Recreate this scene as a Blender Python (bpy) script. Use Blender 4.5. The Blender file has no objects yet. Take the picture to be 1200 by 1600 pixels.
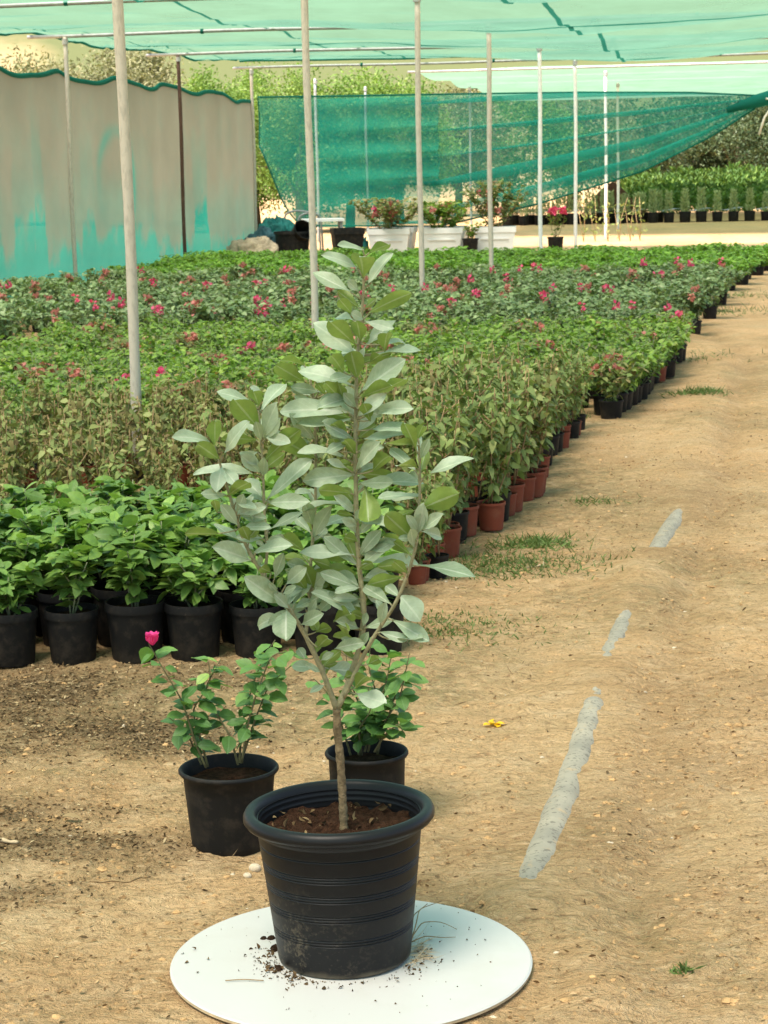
import bpy, math, random
import numpy as np
from mathutils import Vector, Matrix
random.seed(7); rng = np.random.default_rng(7)
SC = bpy.context.scene; COL = SC.collection
# ------------------------------------------------------------------ camera
F = 3270.0; CH = 1.67; PITCH = math.atan(550/F); ROLL = 0.020
cp, sp = math.cos(PITCH), math.sin(PITCH)
fw = np.array([0, cp, -sp]); r0 = np.array([1., 0, 0]); u0 = np.array([0, sp, cp])
RT = r0*math.cos(ROLL) - u0*math.sin(ROLL); UP = u0*math.cos(ROLL) + r0*math.sin(ROLL)
CAM = np.array([0, 0, CH])
cd = bpy.data.cameras.new('camera'); cam = bpy.data.objects.new('camera', cd); COL.objects.link(cam)
cam.matrix_world = Matrix(((RT[0], UP[0], -fw[0], 0), (RT[1], UP[1], -fw[1], 0), (RT[2], UP[2], -fw[2], CH), (0, 0, 0, 1)))
cd.sensor_fit = 'VERTICAL'; cd.sensor_height = 36; cd.lens = 36*F/1600
cd.clip_start = .1; cd.clip_end = 3000
cd.dof.use_dof = True; cd.dof.focus_distance = 4.45; cd.dof.aperture_fstop = 22
SC.camera = cam
# ------------------------------------------------------------------ world, sun, exposure
SUN_EL, SUN_AZ = math.radians(66), math.radians(215)     # azimuth clockwise from +Y
w = bpy.data.worlds.new('World'); SC.world = w; w.use_nodes = True
nt = w.node_tree; bg = nt.nodes['Background']
sky = nt.nodes.new('ShaderNodeTexSky'); sky.sky_type = 'NISHITA'; sky.sun_disc = False
sky.sun_elevation = SUN_EL; sky.sun_rotation = SUN_AZ; sky.air_density = 1.0; sky.dust_density = 3.0; sky.ozone_density = 1.0
nt.links.new(sky.outputs[0], bg.inputs[0]); bg.inputs[1].default_value = 0.065
sl = bpy.data.lights.new('sun', 'SUN'); sl.energy = 3.2; sl.angle = math.radians(27); sl.color = (1, .87, .75)
so = bpy.data.objects.new('sun', sl); COL.objects.link(so)
sd = Vector((math.sin(SUN_AZ)*math.cos(SUN_EL), math.cos(SUN_AZ)*math.cos(SUN_EL), math.sin(SUN_EL)))
so.rotation_euler = (-sd).to_track_quat('-Z', 'Y').to_euler(); so.location = (0, 0, 60)
SC.view_settings.view_transform = 'Standard'; SC.view_settings.look = 'None'
SC.view_settings.exposure = 2.4; SC.view_settings.gamma = 1.0
SC.render.engine = 'CYCLES'
SC.cycles.max_bounces = 8; SC.cycles.transparent_max_bounces = 16
SC.cycles.diffuse_bounces = 4; SC.cycles.transmission_bounces = 4

# ------------------------------------------------------------------ helpers
def ray(x, y):
    v = fw*F + RT*(x-600) - UP*(y-800); return v/np.linalg.norm(v)
def gp(x, y, z=0.0):                       # point of the horizontal plane z seen at photo pixel
    v = ray(x, y); k = (z-CH)/v[2]; return CAM+v*k
def at(x, y, Y):                           # point at distance Y ahead
    v = ray(x, y); return CAM+v*(Y/v[1])
SL = .19; n_ = math.hypot(1, SL); AX = np.array([SL/n_, 1/n_]); PX = np.array([1/n_, -SL/n_]); W0 = np.array([-4.77, 26.0])
def st(s, t): q = W0+AX*s+PX*t; return float(q[0]), float(q[1])
ROT_AX = -math.atan(SL)
def vnoise(x, y, seed=0):
    x = np.asarray(x, float); y = np.asarray(y, float)
    xi = np.floor(x).astype(np.int64); yi = np.floor(y).astype(np.int64); fx = x-xi; fy = y-yi
    fx = fx*fx*(3-2*fx); fy = fy*fy*(3-2*fy)
    def h(a, b):
        k = (a*374761393 + b*668265263 + seed*974634777) & 0xffffffff
        k = ((k ^ (k >> 13))*1274126177) & 0xffffffff
        return ((k ^ (k >> 16)) & 0xffff)/65535.0
    return (h(xi, yi)*(1-fx)+h(xi+1, yi)*fx)*(1-fy)+(h(xi, yi+1)*(1-fx)+h(xi+1, yi+1)*fx)*fy
def fbm(x, y, o=4, seed=0, g=.5):
    s = 0; a = 1; tot = 0
    for i in range(o): s = s+a*vnoise(x*2**i, y*2**i, seed+i*17); tot += a; a *= g
    return s/tot
def sstep(a, b, x): t = np.clip((x-a)/(b-a), 0, 1); return t*t*(3-2*t)

def mesh_np(name, V, quads=None, tris=None, smooth=True, attrs=None):
    me = bpy.data.meshes.new(name); V = np.asarray(V, np.float32)
    q = np.asarray(quads if quads is not None else np.zeros((0, 4)), np.int32).reshape(-1, 4)
    t = np.asarray(tris if tris is not None else np.zeros((0, 3)), np.int32).reshape(-1, 3)
    me.vertices.add(len(V)); me.vertices.foreach_set('co', V.ravel())
    nl = len(q)*4+len(t)*3; me.loops.add(nl)
    me.loops.foreach_set('vertex_index', np.concatenate([q.ravel(), t.ravel()]).astype(np.int32))
    me.polygons.add(len(q)+len(t))
    ls = np.concatenate([np.arange(len(q))*4, len(q)*4+np.arange(len(t))*3]).astype(np.int32)
    me.polygons.foreach_set('loop_start', ls)
    me.polygons.foreach_set('use_smooth', np.full(len(q)+len(t), smooth, bool))
    if attrs:
        for k, a in attrs.items():
            at_ = me.attributes.new(k, 'FLOAT', 'POINT'); at_.data.foreach_set('value', np.asarray(a, np.float32))
    me.update(calc_edges=True); me.validate(); return me
def obj(name, me, mat=None, parent=None, loc=None, rot=None):
    o = bpy.data.objects.new(name, me); COL.objects.link(o)
    if mat is not None:
        for m in (mat if isinstance(mat, (list, tuple)) else [mat]):
            if m.name not in me.materials: me.materials.append(m)
    if parent: o.parent = parent
    if loc is not None: o.location = loc
    if rot is not None: o.rotation_euler = rot
    return o
def tag(o, label=None, cat=None, group=None, kind=None):
    if label: o['label'] = label
    if cat: o['category'] = cat
    if group: o['group'] = group
    if kind: o['kind'] = kind
    return o
def thing(name, label, cat, loc=(0, 0, 0), rz=0, group=None):
    o = bpy.data.objects.new(name, None); COL.objects.link(o); o.empty_display_size = .1
    o.location = loc; o.rotation_euler = (0, 0, rz); return tag(o, label, cat, group)
class MB:
    def __init__(s): s.V = []; s.Q = []; s.T = []; s.n = 0
    def add(s, V, Q=None, T=None):
        V = np.asarray(V, float); s.V.append(V)
        if Q is not None and len(Q): s.Q.append(np.asarray(Q)+s.n)
        if T is not None and len(T): s.T.append(np.asarray(T)+s.n)
        s.n += len(V)
    def box(s, c, d, rz=0, taper=1.0):
        x, y, z = [k/2 for k in d]; P = []
        for k in (-1, 1):
            f = taper if k < 0 else 1
            P += [(-x*f, -y*f, k*z), (x*f, -y*f, k*z), (x*f, y*f, k*z), (-x*f, y*f, k*z)]
        P = np.array(P); ca, sa = math.cos(rz), math.sin(rz)
        P = np.c_[P[:, 0]*ca-P[:, 1]*sa, P[:, 0]*sa+P[:, 1]*ca, P[:, 2]]+np.array(c)
        s.add(P, [(3, 2, 1, 0), (4, 5, 6, 7), (0, 1, 5, 4), (1, 2, 6, 5), (2, 3, 7, 6), (3, 0, 4, 7)])
    def tube(s, pts, rad, seg=8):
        pts = np.asarray(pts, float); n = len(pts); rad = np.broadcast_to(np.asarray(rad, float), (n,))
        d = np.gradient(pts, axis=0); d /= np.linalg.norm(d, axis=1)[:, None]+1e-9
        a = np.array([0, 0, 1.]) if abs(d[0, 2]) < .9 else np.array([1., 0, 0])
        V = []
        for i in range(n):
            b = np.cross(d[i], a); b /= np.linalg.norm(b)+1e-9; a = np.cross(b, d[i])
            th = np.linspace(0, 2*math.pi, seg, endpoint=False)
            V.append(pts[i]+rad[i]*(np.cos(th)[:, None]*b+np.sin(th)[:, None]*a))
        V = np.concatenate(V); Q = []
        for i in range(n-1):
            for k in range(seg): Q.append((i*seg+k, i*seg+(k+1) % seg, (i+1)*seg+(k+1) % seg, (i+1)*seg+k))
        T = []
        V = np.concatenate([V, pts[:1], pts[-1:]])
        for k in range(seg):
            T.append((n*seg, (k+1) % seg, k)); T.append((n*seg+1, (n-1)*seg+k, (n-1)*seg+(k+1) % seg))
        s.add(V, Q, T)
    def lathe(s, prof, seg=32, c=(0, 0, 0), wob=0, cap=False):
        th = np.linspace(0, 2*math.pi, seg, endpoint=False); V = []
        for r, z in prof: V.append(np.c_[r*np.cos(th)*(1+wob*np.sin(2*th+z*3)), r*np.sin(th), np.full(seg, z)])
        V = np.concatenate(V)+np.array(c); Q = []
        for i in range(len(prof)-1):
            for k in range(seg): Q.append((i*seg+k, i*seg+(k+1) % seg, (i+1)*seg+(k+1) % seg, (i+1)*seg+k))
        s.add(V, Q)
    def grid(s, P):
        a, b = P.shape[:2]; I = np.arange(a*b).reshape(a, b)
        Q = np.stack([I[:-1, :-1], I[1:, :-1], I[1:, 1:], I[:-1, 1:]], -1).reshape(-1, 4)
        s.add(P.reshape(-1, 3), Q)
    def mesh(s, name, smooth=True, attrs=None):
        return mesh_np(name, np.concatenate(s.V), np.concatenate(s.Q) if s.Q else None, np.concatenate(s.T) if s.T else None, smooth, attrs)
def autosmooth(me, ang=35):
    for p in me.polygons: p.use_smooth = True
    try: me.set_sharp_from_angle(angle=math.radians(ang))
    except Exception: pass
    return me
def spline(P, n):
    P = np.asarray(P, float); d = np.r_[0, np.cumsum(np.linalg.norm(np.diff(P, axis=0), axis=1))]; u = np.linspace(0, d[-1], n)
    Q = np.stack([np.interp(u, d, P[:, k]) for k in range(P.shape[1])], 1)
    for _ in range(max(1, n//12)): Q[1:-1] = Q[1:-1]*.5+(Q[:-2]+Q[2:])*.25
    return Q

PROF = {
 'simple': ([0, .35, .7, 1], [.05, 1, .8, .03]),
 'oval': ([0, .12, .35, .6, .82, 1], [.06, .5, .95, 1, .62, .04]),
 'card': ([0, .5, 1], [.3, 1, .25]),
 'hero': ([0, .06, .16, .3, .46, .6, .74, .86, .95, 1], [.07, .09, .28, .6, .89, 1.0, .94, .72, .37, .04]),
 'blade': ([0, .5, 1], [1, .8, .05])}
def leaves(B, T, N, L, W, prof='simple', curl=.15, fold=.25, tint=None, cols=3, wave=0., name='foliage', extra=None):
    B = np.asarray(B, float); n = len(B); T = T/np.linalg.norm(T, axis=1)[:, None]
    S = np.cross(T, N); S /= np.linalg.norm(S, axis=1)[:, None]+1e-9; N = np.cross(S, T)
    u, wd = [np.array(k) for k in PROF[prof]]; m = len(u); ac = np.linspace(-1, 1, cols)
    L = np.broadcast_to(L, (n,)); W = np.broadcast_to(W, (n,)); curl = np.broadcast_to(curl, (n,)); fold = np.broadcast_to(fold, (n,))
    cen = B[:, None]+T[:, None]*(L[:, None]*u)[..., None]-N[:, None]*(curl[:, None]*L[:, None]*u**2)[..., None]
    hw = (W[:, None]/2*wd)                                   # n,m
    P = cen[:, :, None]+S[:, None, None]*(hw[:, :, None]*ac)[..., None]
    lift = fold[:, None, None]*hw[:, :, None]*np.abs(ac)
    if wave:
        ph = rng.uniform(0, 6.28, n)
        lift = lift+wave*W[:, None, None]*np.sin(u[None, :, None]*9+ph[:, None, None]+ac*1.7)*np.abs(ac)**1.5
    P = P+N[:, None, None]*lift[..., None]
    I = np.arange(n*m*cols).reshape(n, m, cols)
    Q = np.stack([I[:, :-1, :-1], I[:, :-1, 1:], I[:, 1:, 1:], I[:, 1:, :-1]], -1).reshape(-1, 4)
    if tint is None: tint = rng.uniform(0, 1, n)
    A = {'tint': np.repeat(tint, m*cols), 'across': np.tile(ac, n*m), 'along': np.tile(np.repeat(u, cols), n)}
    return mesh_np(name, P.reshape(-1, 3), Q, None, True, A)
def rdirs(n, zb=0.0, zs=1.0):
    v = rng.normal(size=(n, 3)); v[:, 2] = v[:, 2]*zs+zb; return v/np.linalg.norm(v, axis=1)[:, None]

# ------------------------------------------------------------------ materials
class NT:
    def __init__(s, name):
        s.m = bpy.data.materials.new(name); s.m.use_nodes = True; s.t = s.m.node_tree
        s.b = s.t.nodes['Principled BSDF']; s.out = s.t.nodes['Material Output']
    def n(s, ty, **kw):
        k = s.t.nodes.new(ty)
        for a, v in kw.items(): setattr(k, a, v)
        return k
    def l(s, a, b): s.t.links.new(a, b)
    def attr(s, name): return s.n('ShaderNodeAttribute', attribute_name=name).outputs['Fac']
    def noise(s, scale, detail=4, rough=.55, vec=None, dist=0):
        k = s.n('ShaderNodeTexNoise'); k.inputs['Scale'].default_value = scale; k.inputs['Detail'].default_value = detail
        k.inputs['Roughness'].default_value = rough; k.inputs['Distortion'].default_value = dist
        s.l(vec if vec is not None else s.obj(), k.inputs['Vector']); return k.outputs['Fac']
    def obj(s):
        if not hasattr(s, '_tc'): s._tc = s.n('ShaderNodeTexCoord')
        return s._tc.outputs['Object']
    def map(s, scale=(1, 1, 1), rot=(0, 0, 0)):
        k = s.n('ShaderNodeMapping'); k.inputs['Scale'].default_value = scale; k.inputs['Rotation'].default_value = rot
        s.l(s.obj(), k.inputs['Vector']); return k.outputs[0]
    def ramp(s, fac, stops):
        k = s.n('ShaderNodeValToRGB'); e = k.color_ramp.elements
        while len(e) < len(stops): e.new(.5)
        for i, (p, c) in enumerate(stops): e[i].position = p; e[i].color = (*c, 1) if len(c) == 3 else c
        s.l(fac, k.inputs[0]); return k.outputs[0]
    def math(s, op, a, b=None, c=None):
        k = s.n('ShaderNodeMath', operation=op)
        for i, v in enumerate((a, b, c)):
            if v is None: continue
            if isinstance(v, (int, float)): k.inputs[i].default_value = v
            else: s.l(v, k.inputs[i])
        return k.outputs[0]
    def mix(s, fac, a, b, mode='MIX'):
        k = s.n('ShaderNodeMix', data_type='RGBA', blend_type=mode)
        for i, v in ((0, fac), (6, a), (7, b)):
            if isinstance(v, (int, float)): k.inputs[i].default_value = v
            elif isinstance(v, tuple): k.inputs[i].default_value = (*v, 1)
            else: s.l(v, k.inputs[i])
        return k.outputs[2]
    def bump(s, h, strength=.5, dist=.01, normal=None):
        k = s.n('ShaderNodeBump'); k.inputs['Strength'].default_value = strength; k.inputs['Distance'].default_value = dist
        s.l(h, k.inputs['Height'])
        if normal is not None: s.l(normal, k.inputs['Normal'])
        return k.outputs[0]
    def set(s, col=None, rough=None, normal=None, spec=None, metal=None):
        for nm, v in (('Base Color', col), ('Roughness', rough), ('Normal', normal), ('Specular IOR Level', spec), ('Metallic', metal)):
            if v is None: continue
            i = s.b.inputs[nm]
            if isinstance(v, (int, float)): i.default_value = v
            elif isinstance(v, tuple): i.default_value = (*v, 1)
            else: s.l(v, i)
        return s.m
def leafmat(name, stops, back=None, trans=.3, rough=.5, spec=.3, vein=None, vary=.35, tcol=1.3):
    k = NT(name); t = k.attr('tint')
    c = k.ramp(t, stops)
    if vein:
        a = k.math('ABSOLUTE', k.attr('across'))
        mid = k.math('LESS_THAN', a, .09)
        sv = k.math('SINE', k.math('ADD', k.math('MULTIPLY', k.attr('along'), 52), k.math('MULTIPLY', a, -16)))
        sv = k.math('MULTIPLY', k.math('GREATER_THAN', sv, .93), .35)
        c = k.mix(k.math('MULTIPLY', k.math('MAXIMUM', mid, sv), .55), c, vein)
    oi = k.n('ShaderNodeObjectInfo'); hs = k.n('ShaderNodeHueSaturation')
    k.l(k.math('MULTIPLY_ADD', oi.outputs['Random'], vary, 1-vary/2), hs.inputs['Value']); k.l(c, hs.inputs['Color'])
    c = hs.outputs[0]
    if back:
        g = k.n('ShaderNodeNewGeometry'); bc = k.mix(k.math('MULTIPLY', t, .5), back, tuple(min(1, q*1.5) for q in back))
        if vein:
            bc = k.mix(k.math('MULTIPLY', mid, .28), bc, vein)
        c = k.mix(g.outputs['Backfacing'], c, bc)
    mo_ = k.noise(55, 4, .6); c = k.mix(.45, c, k.ramp(mo_, [(.3, (.7, .72, .7)), (.7, (1.35, 1.35, 1.3))]), 'MULTIPLY') if vein else c
    k.set(col=c, rough=rough, spec=spec)
    if vein: k.l(k.bump(k.math('ADD', k.math('MULTIPLY', mid, -1.), k.math('ADD', k.math('MULTIPLY', sv, -1.2), k.math('MULTIPLY', mo_, .8))), .35, .002), k.b.inputs['Normal'])
    if trans > 0:
        tr = k.n('ShaderNodeBsdfTranslucent'); mx = k.n('ShaderNodeMixShader'); mx.inputs[0].default_value = trans
        tc = k.mix(1.0, c, (tcol, tcol*1.05, tcol*.55), 'MULTIPLY') if not back else k.mix(.5, c, tuple(min(1, q*2.2) for q in back))
        k.l(tc, tr.inputs[0]); k.l(k.b.outputs[0], mx.inputs[1]); k.l(tr.outputs[0], mx.inputs[2]); k.l(mx.outputs[0], k.out.inputs[0])
    return k.m
M = {}
M['hero'] = leafmat('silver_leaf', [(0, (.23, .31, .20)), (.5, (.32, .41, .29)), (1, (.44, .53, .41))], back=(.15, .225, .045), trans=.28, rough=.44, spec=.45, vein=(.55, .62, .5), vary=0)
M['leafA'] = leafmat('fresh_leaf', [(0, (.075, .15, .028)), (.5, (.145, .26, .05)), (1, (.26, .4, .08))], trans=.28, rough=.42, spec=.4, vein=(.16, .3, .1), vary=.25)
M['leafB'] = leafmat('dry_leaf', [(0, (.12, .09, .04)), (.28, (.2, .175, .065)), (.55, (.19, .24, .08)), (1, (.36, .365, .16))], trans=.2, rough=.7, spec=.15, vary=.3)
M['leafB2'] = leafmat('ageing_leaf', [(0, (.11, .155, .05)), (.6, (.2, .265, .085)), (1, (.37, .37, .15))], trans=.25, rough=.6, spec=.2, vary=.3)
M['leafC'] = leafmat('bush_leaf', [(0, (.08, .155, .025)), (.55, (.17, .285, .045)), (.88, (.29, .39, .075)), (1, (.3, .2, .09))], trans=.28, rough=.5, spec=.3, vary=.35)
M['leafC2'] = leafmat('bronzed_leaf', [(0, (.08, .13, .035)), (.5, (.18, .24, .07)), (.8, (.27, .23, .1)), (1, (.32, .14, .1))], trans=.25, rough=.55, spec=.3, vary=.3)
M['leafD'] = leafmat('blue_green_leaf', [(0, (.06, .105, .035)), (.55, (.14, .215, .075)), (1, (.29, .37, .17))], trans=.2, rough=.45, spec=.4, vary=.3)
M['leafE'] = leafmat('hedge_leaf', [(0, (.07, .155, .02)), (.6, (.145, .29, .035)), (1, (.24, .41, .065))], trans=.3, rough=.5, spec=.3, vary=.3)
M['youngleaf'] = leafmat('young_shrub_leaf', [(0, (.035, .085, .018)), (.6, (.075, .15, .03)), (1, (.15, .235, .05))], trans=.25, rough=.55, spec=.2, vary=.35)
M['boug'] = leafmat('bougainvillea_leaf', [(0, (.04, .105, .025)), (.55, (.085, .19, .045)), (.9, (.17, .31, .075)), (1, (.28, .42, .09))], trans=.28, rough=.45, spec=.4, vein=(.13, .26, .1), vary=0)
M['cypress'] = leafmat('silver_needle', [(0, (.22, .27, .13)), (1, (.46, .5, .28))], trans=.2, rough=.6, spec=.2, vary=.15)
M['tree_bright'] = leafmat('bright_tree_leaf', [(0, (.065, .13, .025)), (.5, (.13, .225, .045)), (1, (.23, .32, .08))], trans=.35, rough=.55, spec=.2, vary=.2)
M['tree_olive'] = leafmat('olive_tree_leaf', [(0, (.1, .12, .055)), (.5, (.19, .2, .1)), (1, (.31, .3, .17))], trans=.25, rough=.6, spec=.2, vary=.2)
M['tree_dark'] = leafmat('dark_tree_leaf', [(0, (.015, .035, .012)), (.5, (.045, .08, .03)), (1, (.13, .17, .085))], trans=.15, rough=.5, spec=.3, vary=.2)
M['pink'] = leafmat('pink_bract', [(0, (.5, .04, .13)), (.5, (.68, .08, .2)), (1, (.8, .2, .32))], trans=.3, rough=.5, spec=.2, vary=.2)
M['hotpink'] = leafmat('bright_pink_bract', [(0, (.7, .03, .26)), (1, (.85, .12, .42))], trans=.35, rough=.5, spec=.2, vary=0)
M['fadedpink'] = leafmat('faded_bract', [(0, (.38, .12, .1)), (1, (.62, .26, .23))], trans=.3, rough=.6, spec=.1, vary=.3)
M['grass'] = leafmat('grass_blade', [(0, (.09, .13, .04)), (1, (.16, .24, .07))], trans=.25, rough=.6, spec=.2, vary=.2)
M['yellow'] = leafmat('yellow_petal', [(0, (.75, .45, .02)), (1, (.9, .62, .05))], trans=.3, rough=.5, spec=.2, vary=0)
M['litter'] = leafmat('dead_leaf', [(0, (.05, .034, .018)), (.5, (.14, .09, .045)), (.88, (.27, .19, .095)), (1, (.48, .38, .22))], trans=0, rough=.9, spec=.05, vary=0)
def simple(name, col, rough=.6, spec=.3, var=.25, scale=20, bump=.2, metal=0, bd=.004):
    k = NT(name); f = k.noise(scale, 5, .6)
    lo = tuple(c*(1-var) for c in col); hi = tuple(min(1, c*(1+var)) for c in col)
    return k.set(col=k.ramp(f, [(.3, lo), (.7, hi)]), rough=rough, spec=spec, metal=metal, normal=k.bump(k.noise(scale*4, 4), bump, bd))
def stemmat():
    k = NT('green_stem'); return k.set(col=k.ramp(k.noise(60, 4), [(.3, (.14, .17, .09)), (.7, (.26, .28, .17))]), rough=.7, spec=.2)
M['stem'] = stemmat()
M['bougstem'] = simple('brownish_stem', (.13, .125, .06), .75, .2, .3, 60, .3)
M['bark'] = simple('grey_brown_bark', (.2, .15, .085), .85, .1, .45, 70, .8, bd=.006)
M['silverstem'] = simple('silver_green_stem', (.27, .255, .15), .8, .15, .25, 80, .4)
M['twig'] = simple('dry_twig', (.3, .21, .11), .85, .1, .4, 60, .4)
M['trunk'] = simple('tree_bark', (.13, .1, .07), .9, .1, .4, 8, .6, bd=.03)
def potmat(name, col, dirt=.35, dcol=(.17, .13, .09), gloss=.42):
    k = NT(name); d = k.noise(18, 6, .7); d2 = k.noise(90, 3, .6)
    f = k.math('MULTIPLY', k.ramp(d, [(.48, (0, 0, 0)), (.75, (1, 1, 1))]), dirt)
    c = k.mix(f, tuple(q*.8 for q in col), dcol)
    c = k.mix(k.math('MULTIPLY', k.math('GREATER_THAN', d2, .72), dirt), c, dcol)
    return k.set(col=c, rough=k.math('MULTIPLY_ADD', d, .3, gloss), spec=.2, normal=k.bump(d2, .12, .002))
M['black'] = potmat('black_plastic', (.009, .0095, .01), .3, (.11, .085, .06))
M['terra'] = potmat('terracotta_plastic', (.25, .062, .034), .4, (.2, .13, .08), .55)
M['soil'] = simple('dark_soil', (.05, .03, .018), .95, .05, .6, 60, 1.0, bd=.02)
M['redsoil'] = simple('reddish_soil', (.07, .034, .02), .95, .05, .6, 60, 1.0, bd=.02)
def heropot():
    k = NT('black_nursery_plastic'); g = k.n('ShaderNodeSeparateXYZ'); k.l(k.obj(), g.inputs[0])
    d = k.noise(14, 7, .7); sp_ = k.noise(120, 4, .65)
    low = k.ramp(g.outputs[2], [(0, (1, 1, 1)), (.22, (0, 0, 0))])
    front = k.ramp(k.math('MULTIPLY_ADD', g.outputs[0], -6, .35), [(0, (.15, .15, .15)), (1, (1, 1, 1))])
    f = k.math('MULTIPLY', k.math('MULTIPLY', low, front), k.ramp(k.math('MULTIPLY', d, sp_), [(.27, (0, 0, 0)), (.38, (1, 1, 1))]))
    foot = k.ramp(k.math('ADD', g.outputs[2], k.math('MULTIPLY', d, .03)), [(.015, (1, 1, 1)), (.03, (0, 0, 0))])
    c = k.mix(k.math('MAXIMUM', k.math('MULTIPLY', f, .55), k.math('MULTIPLY', foot, .6)), (.008, .0085, .0095), (.2, .165, .11))
    return k.set(col=c, rough=k.math('MULTIPLY_ADD', d, .25, .3), spec=.24, normal=k.bump(d, .05, .004))
M['heropot'] = heropot()
def boardmat():
    k = NT('white_board'); a = k.noise(5, 6, .65); b = k.noise(28, 5, .75, k.map((1, .35, 1), (0, 0, .7)))
    c = k.mix(k.ramp(a, [(.5, (0, 0, 0)), (.75, (.35, .35, .35))]), (.51, .51, .485), (.43, .41, .36))
    c = k.mix(k.ramp(b, [(.66, (0, 0, 0)), (.74, (.4, .4, .4))]), c, (.32, .28, .21))
    return k.set(col=c, rough=k.math('MULTIPLY_ADD', a, .3, .25), spec=.4)
M['white_board'] = boardmat()
def polemat(name, base, patch, thr):
    k = NT(name); v = k.map((1, 1, .35)); n1 = k.noise(9, 5, .65, v); n2 = k.noise(40, 5, .7, v)
    c = k.mix(k.ramp(n1, [(thr, (0, 0, 0)), (thr+.05, (1, 1, 1))]), base, patch)
    c = k.mix(k.math('MULTIPLY', k.ramp(n2, [(.5, (0, 0, 0)), (.62, (1, 1, 1))]), .45), c, tuple(q*.55 for q in base))
    return k.set(col=c, rough=.65, spec=.3, normal=k.bump(n2, .3, .003))
M['pole'] = polemat('weathered_paint', (.5, .46, .38), (.36, .31, .24), .62)
M['polewhite'] = polemat('flaking_white_paint', (.74, .74, .71), (.25, .17, .12), .7)
M['polebrown'] = polemat('rusty_steel', (.085, .045, .03), (.13, .075, .05), .55)
M['galv'] = simple('galvanised_pipe', (.32, .34, .33), .45, .5, .25, 12, .1, metal=.3)
def pipemat():
    k = NT('grey_pipe_plastic'); a = k.noise(7, 4, .6); b = k.noise(85, 2, .5); d = k.noise(16, 5, .7)
    c = k.ramp(a, [(.35, (.235, .222, .18)), (.65, (.345, .315, .245))])
    c = k.mix(k.ramp(b, [(.36, (.7, .7, .7)), (.43, (0, 0, 0))]), c, (.13, .115, .09))
    c = k.mix(k.ramp(d, [(.58, (0, 0, 0)), (.7, (.55, .55, .55))]), c, (.5, .34, .18))
    return k.set(col=c, rough=.8, spec=.15)
M['pipegrey'] = pipemat()
M['white'] = simple('white_plastic', (.78, .79, .78), .45, .4, .05, 5, .05)
M['sack'] = simple('sack_cloth', (.42, .34, .24), .9, .1, .3, 6, .6, bd=.05)
M['tarp'] = simple('teal_cloth', (.015, .13, .12), .7, .2, .5, 5, .5, bd=.05)
M['tarpblue'] = simple('blue_grey_cloth', (.04, .1, .12), .7, .2, .5, 5, .5, bd=.05)
M['steelgrey'] = simple('grey_steel', (.22, .24, .24), .5, .4, .2, 6, .1)
M['rope'] = simple('pale_rope', (.6, .6, .5), .8, .1, .2, 60, .4)
M['crust'] = leafmat('soil_flake', [(0, (.14, .085, .04)), (.4, (.25, .155, .072)), (.85, (.4, .26, .125)), (1, (.5, .34, .18))], trans=0, rough=.95, spec=.05, vary=0)
M['clod'] = simple('dry_clod', (.42, .265, .125), .95, .05, .4, 30, .5)
M['stone'] = simple('pale_stone', (.55, .46, .33), .8, .2, .25, 40, .4)
M['wood'] = simple('bleached_wood', (.55, .43, .27), .8, .15, .25, 30, .4)
def netmat(name, col, transp, dust=None, weave=140, transl=.6, var=.12):
    k = NT(name); n1 = k.noise(1.2, 5, .6); n2 = k.noise(weave, 2, .5)
    c = k.mix(k.ramp(n1, [(.3, (0, 0, 0)), (.7, (1, 1, 1))]), tuple(q*(1-var) for q in col), tuple(min(1, q*(1+var)) for q in col))
    tp = transp
    if dust:
        a = k.attr('dust'); c = k.mix(a, c, k.mix(n1, tuple(q*.85 for q in dust), tuple(q*1.15 for q in dust)))
        tp = k.math('MULTIPLY_ADD', a, -transp*.97, transp)
    df = k.n('ShaderNodeBsdfDiffuse'); tl = k.n('ShaderNodeBsdfTranslucent'); tr = k.n('ShaderNodeBsdfTransparent')
    m1 = k.n('ShaderNodeMixShader'); m2 = k.n('ShaderNodeMixShader'); m1.inputs[0].default_value = transl
    k.l(c, df.inputs[0]); k.l(c, tl.inputs[0]); k.l(df.outputs[0], m1.inputs[1]); k.l(tl.outputs[0], m1.inputs[2])
    nb = k.bump(n2, .25, .01); k.l(nb, df.inputs[1])
    if isinstance(tp, float): m2.inputs[0].default_value = tp
    else: k.l(tp, m2.inputs[0])
    k.l(m1.outputs[0], m2.inputs[1]); k.l(tr.outputs[0], m2.inputs[2]); k.l(m2.outputs[0], k.out.inputs[0])
    k.t.nodes.remove(k.b); return k.m
M['roofnet'] = netmat('green_shade_cloth', (.092, .205, .147), .29, transl=.74)
M['palenet'] = netmat('pale_shade_cloth', (.15, .27, .185), .08, transl=.7)
M['wallnet'] = netmat('dusty_shade_cloth', (.03, .33, .265), .03, dust=(.245, .262, .20), transl=.5)
M['backnet'] = netmat('teal_shade_cloth', (.03, .37, .29), .45, transl=.55, weave=60)
M['seam'] = netmat('dark_green_seam', (.02, .2, .15), .06, transl=.5)

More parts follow.
